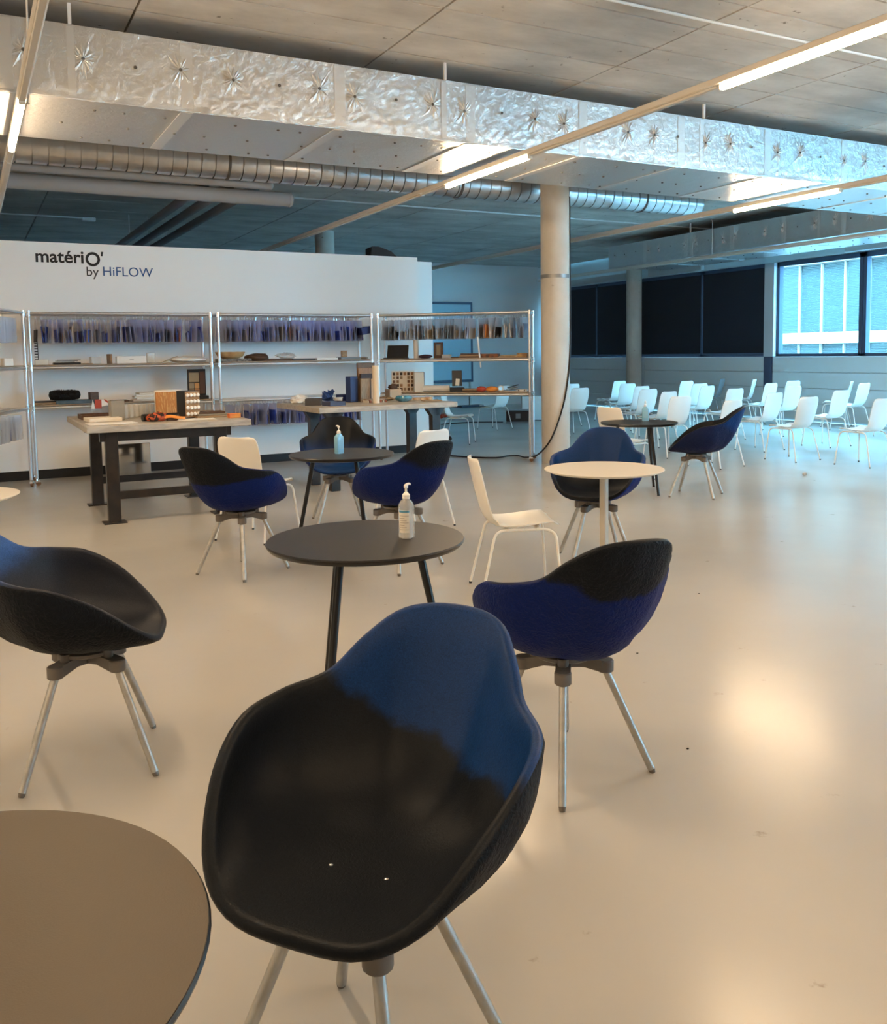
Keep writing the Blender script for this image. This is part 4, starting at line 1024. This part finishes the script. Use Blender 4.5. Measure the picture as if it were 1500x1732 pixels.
st = thing('display_stand', 'black display stand holding a cream card', 'stand', on3(1.10, .14, S2), A3 + .25)
MB().rbox((0, 0, .03), (.20, .14, .06), .004).obj('base', DK, st, angle=0)
MB().rbox((0, 0, .14), (.14, .02, .22), .003, M=Matrix.Translation((0, .02, .05)) @ Matrix.Rotation(R(-8), 4, 'X')).obj('back_plate', DK, st, angle=0)
MB().box((0, 0, 0), (.055, .004, .10), M=Matrix.Translation((.005, -.006, .135)) @ Matrix.Rotation(R(-8), 4, 'X') @ Matrix.Rotation(R(6), 4, 'Y')).obj('cream_card', CREAM, st, angle=0)
for q in range(2): block3('veneer_board', ('lower', 'upper')[q] + ' brown board right of the black display stand', 'board', 1.29, .12, S2 + .0235 * q, (.20, .16, .023), DWOOD if q == 0 else TAN, 4 * q)
lump('felt_sample', 'red felt sample heap on the lower shelf of the angled rack', 'sample', *on3(1.45, .10, S2), (.15, .14, .075), RED, .2, 2.2, D3)
lump('felt_sample', 'orange felt sample heap right of the red one', 'sample', *on3(1.60, .10, S2), (.18, .15, .075), ORANGE, .15, 2.2, D3)
rg = MB()
for q in range(24):
    a = 2 * PI * q / 24; a2 = 2 * PI * (q + 1) / 24
    rg.tube([(0.035 * math.cos(a), 0, .045 + .035 * math.sin(a)), (.035 * math.cos(a2), 0, .045 + .035 * math.sin(a2))], .009, 7, caps=False)
tag(rg.obj('white_ring', WH, None, on3(1.72, .12, S2 - .001), A3 + .3), 'white ring behind the orange felt heap', 'ring')
pp = thing('sample_leaflets', 'fanned dark and cream leaflets near the right post of the angled rack', 'papers', on3(1.88, .12, S2), A3)
for q in range(4): MB().box((.02 * q - .03, 0, .006 + .009 * q), (.24 - .03 * q, .17, .006), M=Matrix.Rotation(R(-5 * q), 4, 'Y') @ Matrix.Translation((0, 0, .012 * q))).obj('leaflet', (CREAM, DWOOD, GREYB, DK)[q], pp, rz=R(9 * q - 12), angle=0)
sb = thing('metal_box', 'small silver box at the right post on the lower shelf', 'box', on3(2.02, .09, S2), A3)
MB().rbox((0, 0, .017), (.15, .10, .034), .004).obj('box_body', flat('silver_plastic', (.6, .61, .62), .3, metal=.6), sb, angle=0)
for q in (-.04, .04): MB().box((q, -.0505, .017), (.02, .002, .018)).obj('port', DK, sb, angle=0)
tag(MB().tube([(0, 0, 0), (.03, -.03, -.42)], .011, 10).obj('hanging_rod', WH, None, on3(1.42, .02, 1.72)), 'white rod hanging from the angled rack', 'rod')
# left workbench
block('concrete_block', 'grey brown upright block on the left workbench', 'block', 1.27, 9.17, B1, (.13, .10, .19), GREYB, 8)
ac = thing('acrylic_row', 'row of clear acrylic pieces beside the grey brown block', 'samples', (1.47, 9.42, B1), R(40))
for q in range(6): MB().rbox((.075 * q - .16, 0, .07), (.045, .10, .14 - .006 * q), .004).obj('acrylic_piece', ACRYL, ac, angle=0)
tag(MB().tube([(0, 0, .035), (.34, .06, .035)], .034, 18).obj('black_tube', DK, None, (1.44, 8.76, B1)), 'black tube lying along the front of the left workbench', 'tube')
lump('mesh_sample', 'red and black net bundle on the black tube', 'sample', 1.56, 8.68, B1, (.20, .13, .085), flat('red_black_net', (.02, .01, .008), .7, col2=(.50, .09, .03), nscale=26, nlo=.5, nhi=.56), .35, 4)
lf = thing('orange_petal', 'curved orange piece leaning on the black tube', 'sample', (1.70, 8.66, B1))
lf2 = MB(); lf2.grid(lambda u, v: ((u - .5) * .24, (v - .5) * .09 * math.sin(PI * min(.98, max(.02, u))), .035 + .04 * math.sin(PI * u) * (1 - u) - .02 * (2 * v - 1) ** 2), 12, 6)
lf2.grid(lambda u, v: ((u - .5) * .24, (.5 - v) * .09 * math.sin(PI * min(.98, max(.02, u))), .029 + .04 * math.sin(PI * u) * (1 - u) - .02 * (2 * v - 1) ** 2), 12, 6)
lf2.obj('petal', ORANGE, lf)
MB().rbox((.0, .0, .012), (.10, .03, .026), .003).obj('petal_base', DWOOD, lf, angle=0)
ob = thing('fibre_board', 'upright orange brown fibre board on the left workbench', 'board', (1.80, 9.35, B1), R(0))
MB().rbox((0, 0, .125), (.25, .03, .25), .003).obj('board', OCHRE, ob, angle=0)
MB().rbox((.005, .03, .135), (.27, .02, .27), .003).obj('backing', CREAM, ob, angle=0)
kb = thing('knob_box', 'black box with rows of white knobs on its face', 'box', (1.92, 8.98, B1), R(20))
MB().rbox((0, 0, .135), (.17, .15, .27), .004).obj('box_body', DK, kb, angle=0)
MB().rbox((.0, -.0765, .135), (.160, .004, .255), .002).obj('face_plate', flat('ochre_plate', (.34, .19, .08)), kb, angle=0)
km = MB().lathe([(.017, 0), (.019, .006), (.015, .016), (.005, .020)], 14, M=Matrix.Rotation(R(90), 4, 'X')).mesh('knob', WH)
for r_ in range(4):
    for c_ in range(4): link('knob', km, kb, (-.058 + .039 * c_, -.0785, .042 + .062 * r_))
for q in range(3): block('sample_board', ('lowest', 'middle', 'top')[q] + ' flat board at the right end of the left workbench', 'board', 2.14, 8.95 + .02 * q, B1 + .0185 * q, (.36 - .05 * q, .22, .018), (TAN, GREYB, DWOOD)[q], 6 - 5 * q)
block('small_box', 'small red orange box at the right end of the left workbench', 'box', 2.29, 8.66, B1, (.12, .06, .045), flat('red_orange_card', (.55, .12, .03), col2=(.65, .28, .05), nscale=9), 6)
block('sample_board', 'brown board propped behind the knob box', 'board', 2.12, 9.45, B1, (.34, .22, .035), TAN, -8)
tr = thing('sample_tray', 'dark brown shallow tray at the left end of the left workbench', 'tray', (1.14, 9.55, B1))
MB().rbox((0, 0, .008), (.34, .34, .016), .003).obj('tray_base', DWOOD, tr, angle=0)
for (x, y, w, d) in ((-.165, 0, .014, .34), (.165, 0, .014, .34), (0, -.165, .34, .014), (0, .165, .34, .014)): MB().box((x, y, .022), (w, d, .044)).obj('tray_side', DWOOD, tr, angle=0)
block('paper_sheet', 'thick fluffy white sheet at the left end of the left workbench', 'sheet', 1.13, 9.10, B1, (.30, .30, .035), flat('fluffy_white', (.76, .70, .60), .9, bump=.8, bscale=60), 4)
block('paper_sheet', 'flat white sheet on the near left corner of the left workbench', 'sheet', 1.15, 8.66, B1, (.42, .24, .006), WH, 5)
block('paper_sheet', 'flat white sheet in front of the knob box', 'sheet', 1.92, 8.66, B1, (.36, .20, .006), WH, -4)
# right workbench
lump('crumpled_sheets', 'crumpled white piece at the left corner of the right workbench', 'sheet', 3.47, 10.15, B2, (.20, .16, .10), WH, .6, 4)
def tray(label, x, y, w, d, h, m, rz):
    t = thing('small_tray', label, 'tray', (x, y, B2), R(rz))
    MB().rbox((0, 0, .006), (w, d, .012), .003).obj('tray_base', m, t, angle=0)
    for (a, b_, ww, dd) in ((-w / 2, 0, .01, d), (w / 2, 0, .01, d), (0, -d / 2, w, .01), (0, d / 2, w, .01)): MB().box((a, b_, h / 2), (ww, dd, h)).obj('tray_side', m, t, angle=0)
tray('charcoal open tray at the left of the right workbench', 3.50, 9.72, .17, .22, .075, flat('charcoal_tray', (.06, .062, .07)), -25)
tray('slate blue shallow tray beside the charcoal one', 3.64, 9.45, .20, .16, .05, flat('slate_blue_tray', (.05, .06, .11)), 12)
fl = thing('folded_flower', 'blue folded star shape standing behind the trays', 'sample', (3.80, 10.05, B2))
for q in range(9):
    a = q * 0.7; M = Matrix.Translation((.05 * math.cos(a), .04 * math.sin(a), .03 + .012 * q)) @ Matrix.Rotation(a, 4, 'Z') @ Matrix.Rotation(R(50 + 9 * q), 4, 'Y')
    MB().add([(-.05, -.04, 0), (.05, -.03, .01), (.03, .05, 0), (-.02, .04, .02), (0, 0, -.03)], [(0, 1, 2), (0, 2, 3), (1, 0, 4), (2, 1, 4), (3, 2, 4), (0, 3, 4)], M=M).obj('folded_leaf', flat('mid_blue_card', (.03, .08, .25)), fl, angle=0)
cu = thing('crystal_cup', 'clear crumpled cup on the right workbench', 'cup', (3.82, 9.76, B2))
MB().lathe([(.03, 0), (.045, .03), (.05, .07), (.044, .075)], 14).obj('cup_body', clear_sheet('milky_cup', (.8, .8, .8), .7), cu)
MB().lathe([(.052, .066), (.054, .07), (.052, .075)], 14).obj('cup_rim', WH, cu)
block('navy_case', 'flat dark navy case behind the blue book', 'case', 4.16, 10.30, B2, (.24, .20, .08), NAVYM, 4)
bk = thing('blue_book', 'tall dark blue book standing on the right workbench', 'book', (4.08, 9.98, B2), R(14))
MB().rbox((0, 0, .155), (.11, .10, .31), .003).obj('cover', flat('dark_blue_cover', (.022, .04, .13)), bk, angle=0)
MB().box((.0555, 0, .155), (.002, .08, .29)).obj('page_edge', flat('pale_blue_edge', (.10, .16, .28)), bk, angle=0)
WB = [('tallest, rearmost', 4.32, 10.10, .24, .47, (.13, .075, .04)), ('second tallest', 4.31, 10.04, .25, .41, (.30, .17, .09)), ('third, darkest', 4.29, 9.985, .20, .34, (.045, .02, .012)), ('shortest, front', 4.22, 9.90, .125, .285, (.34, .24, .14))]
for q, (tx, x, y, w, h, c) in enumerate(WB):
    block('wood_sample', 'upright wood board on the right workbench, %s of the stepped row' % tx, 'board', x, y, B2 + (.05 if q > 3 else 0), (w, .030, h), flat('wood_board_%d' % q, c, .5, col2=tuple(v * .7 for v in c), nscale=9, stretch=(10, 10, 1.5)), 4)
block('wood_sample', 'narrow cream edged strip beside the shortest wood board', 'board', 4.298, 9.86, B2, (.022, .03, .28), CREAM, 4)
sl = thing('slatted_base', 'low red and cream slatted block in front of the wood boards', 'block', (4.27, 9.72, B2), R(4))
for q in range(8): MB().box((-.12 + .034 * q, 0, .014), (.016, .12, .028)).obj('slat', flat('red_slat', (.38, .12, .06)) if q % 2 else CREAM, sl, angle=0)
MB().box((0, .02, .036), (.25, .07, .016)).obj('top_plate', TAN, sl, angle=0)
tag(MB().tube([(0, 0, 0), (0, 0, .44)], .041, 24).obj('cream_tube', flat('cream_tube_card', (.72, .62, .48)), None, (4.21, 9.55, B2)), 'tall cream cardboard tube standing on the right workbench', 'tube')
cbx = thing('cardboard_box', 'small cardboard box with loose bits on the right workbench', 'box', (4.74, 10.22, B2), R(5))
MB().rbox((0, 0, .065), (.17, .13, .13), .004).obj('box_body', CARD, cbx, angle=0)
lump('box_contents', 'brown', 'x', 0, 0, 0, (.13, .10, .07), DWOOD, .5, 4)
_l = C.objects['box_contents']; _l.parent = cbx; _l.location = (0, 0, .125)
for kk in ('label', 'category'): del _l[kk]
lump('twig_sample', 'brown twigs between the cream tube and the cardboard box', 'sample', 4.52, 10.0, B2, (.22, .16, .05), flat('brown_twig', (.20, .12, .06), col2=(.34, .24, .13), nscale=30), .7, 6)
gl = thing('glass_ring', 'teal glass bowl with streaks at the front of the right workbench', 'bowl', (4.60, 9.62, B2))
MB().lathe([(.05, 0), (.10, .02), (.115, .045), (.095, .07), (.06, .078)], 28, sx=1, sy=.7).obj('bowl_body', flat('teal_glass', (.02, .12, .18), .12, col2=(.12, .32, .42), nscale=9, coat=.8), gl)
MB().box((0, 0, -.0), (.24, .17, .004)).obj('clear_base', ACRYL, gl, angle=0)
for q in range(5):
    tag(MB().lathe([(.045, 0), (.05, .004), (.05, .030), (.045, .034)], 16, sx=1.25).obj('wood_slice', flat('wood_slice', (.55, .38, .22), col2=(.40, .24, .12), nscale=14), None, (4.70 + .082 * q, 9.80 + .02 * (q % 2), B2), R(17 * q)), 'round pale wood slice, %s from the left of the row of five' % ('first', 'second', 'third', 'fourth', 'fifth')[q], 'wood slice', 'wood slices on the right workbench')
block('sample_board', 'thin wooden plate at the right end of the right workbench', 'board', 4.92, 9.52, B2, (.22, .14, .014), TAN, -6)
block('paper_sheet', 'white sheet at the right end of the right workbench', 'sheet', 4.90, 10.05, B2, (.22, .18, .010), WH, 10)

# ------------------------------------------------------------------ other floor objects
cube = thing('mirror_cube', 'mirror polished steel cube standing at the white partition', 'cube', (1.72, 11.50, 0))
MB().rbox((0, .22, .235), (.50, .44, .42), .006).obj('cube_body', MIRROR, cube, angle=0)
MB().box((0, .22, .012), (.47, .41, .024)).obj('plinth', DARKBASE, cube, angle=0)
spk = thing('speaker', 'black angled speaker lying on top of the partition', 'speaker', (5.78, 12.75, 2.95), R(-8))
MB().prism([(-.24, 0), (.24, 0), (.10, .13), (-.10, .20), (-.20, .20)], -.14, .14, M=Matrix.Rotation(R(90), 4, 'X')).obj('cabinet', DK, spk, angle=0)
MB().box((-.235, 0, .10), (.01, .24, .17)).obj('grille', BLIND, spk, angle=0)
scr = thing('display_screen', 'wide pale blue screen with dark frame on a stand at the end wall', 'screen', (11.2, 21.45, 0))
MB().rbox((0, 0, 1.80), (2.40, .06, 2.20), .01).obj('frame', FRAME, scr, angle=0)
MB().box((0, -.032, 1.80), (2.26, .006, 2.06)).obj('screen_surface', flat('pale_blue_screen', (.36, .55, .66)), scr, angle=0)
for q in (-1.1, 1.1):
    MB().box((q, 0, .36), (.05, .05, .72)).obj('pole', STEEL, scr, angle=0)
    MB().box((q, 0, .03), (.70, .30, .05)).obj('foot', FRAME, scr, angle=0)
cs = thing('flight_case', 'black equipment case on the floor behind the angled rack', 'case', (10.30, 15.9, 0), R(-35))
MB().rbox((0, 0, .15), (.50, .36, .22), .01).obj('case_body', DK, cs, angle=0)
MB().rbox((0, 0, .025), (.52, .38, .03), .004).obj('base_rim', GREY, cs, angle=0)
MB().rbox((0, 0, .275), (.52, .38, .02), .004).obj('lid_rim', GREY, cs, angle=0)
MB().box((0, -.181, .16), (.10, .004, .10)).obj('latch_plate', GREY, cs, angle=0)
hs = thing('white_side_table', 'white boxy pedestal beside the black equipment case', 'pedestal', (11.0, 16.35, 0), R(-30))
MB().rbox((0, 0, .27), (.55, .30, .52), .01).obj('cabinet', flat('white_laminate', (.66, .66, .64)), hs, angle=0)
MB().box((0, 0, .005), (.57, .32, .01)).obj('plinth', DARKBASE, hs, angle=0)
tl = thing('rolling_stand', 'rolling stand with a red and white cloth, half hidden by the workbench', 'stand', (7.08, 13.4, 0), R(-28))
MB().tube([(0, 0, .09), (0, 0, .62)], .018, 10).obj('pole', STEEL, tl)
MB().box((0, 0, .10), (.36, .05, .03)).box((0, 0, .10), (.05, .36, .03)).obj('base', STEEL, tl, angle=0)
for q, (x, y) in enumerate(((-.16, 0), (.16, 0), (0, .16), (0, -.16))): MB().tube([(x, y - .016, .045), (x, y + .016, .045)], .045, 18).obj('wheel', DK, tl)
lump('cloth', 'x', 'x', 0, 0, 0, (.34, .28, .26), flat('red_white_cloth', (.78, .76, .74), .8, col2=(.50, .07, .03), nscale=7, nlo=.55, nhi=.6), .5, 3)
_l = C.objects['cloth']; _l.parent = tl; _l.location = (0, 0, .40)
for kk in ('label', 'category'): del _l[kk]
# cable: down the column, then over the floor
pts = [(7.165, 9.775, 3.55), (7.17, 9.78, 2.6), (7.168, 9.77, 2.0), (7.14, 9.735, 1.55), (7.07, 9.69, 1.15), (6.97, 9.68, .75), (6.83, 9.74, .35), (6.76, 9.95, .12), (6.90, 10.45, .02), (6.95, 10.75, .012), (6.80, 10.80, .012), (6.55, 10.72, .012), (6.33, 10.95, .012), (6.17, 11.3, .012), (6.05, 11.7, .012), (5.9, 12.0, .012)]
def smooth(pts, n=6):
    out = []
    P = [Vector(p) for p in pts]
    for i in range(len(P) - 1):
        p0, p1, p2, p3 = P[max(0, i - 1)], P[i], P[i + 1], P[min(len(P) - 1, i + 2)]
        for k in range(n):
            u = k / n; out.append(0.5 * ((2 * p1) + (-p0 + p2) * u + (2 * p0 - 5 * p1 + 4 * p2 - p3) * u * u + (-p0 + 3 * p1 - 3 * p2 + p3) * u ** 3))
    return out + [P[-1]]
tag(MB().tube(smooth(pts), .011, 8).obj('hanging_cable', CABLE), 'black cable hanging down the concrete column and across the floor', 'cable')
tag(MB().tube(smooth([(7.6, 16.9, .01), (8.6, 16.55, .01), (9.5, 16.6, .01), (10.1, 16.2, .01)]), .01, 6).obj('floor_cable', CABLE), 'thin black cable on the floor behind the angled rack', 'cable')
lump('paper_scrap', 'crumpled scrap of paper on the floor near the audience chairs', 'scrap', 8.66, 7.18, 0.0, (.055, .04, .035), flat('scrap_paper', (.55, .50, .45)), .6, 4)
for q, (x, y, s) in enumerate(((2.86, 3.35, .012), (2.32, 2.43, .010), (1.62, 6.0, .014), (3.9, 4.0, .012))):
    lump('floor_crumb', ('dark crumb on the bare floor right of the side-on armchair back', 'dark crumb on the floor near the pool of lamp light', 'dark crumb under the left armchair at the bench', 'dark crumb on the floor in front of the blue window glare')[q], 'crumb', x, y, 0.0, (s, s * .8, s * .4), DK, .5, 3, seed=q)
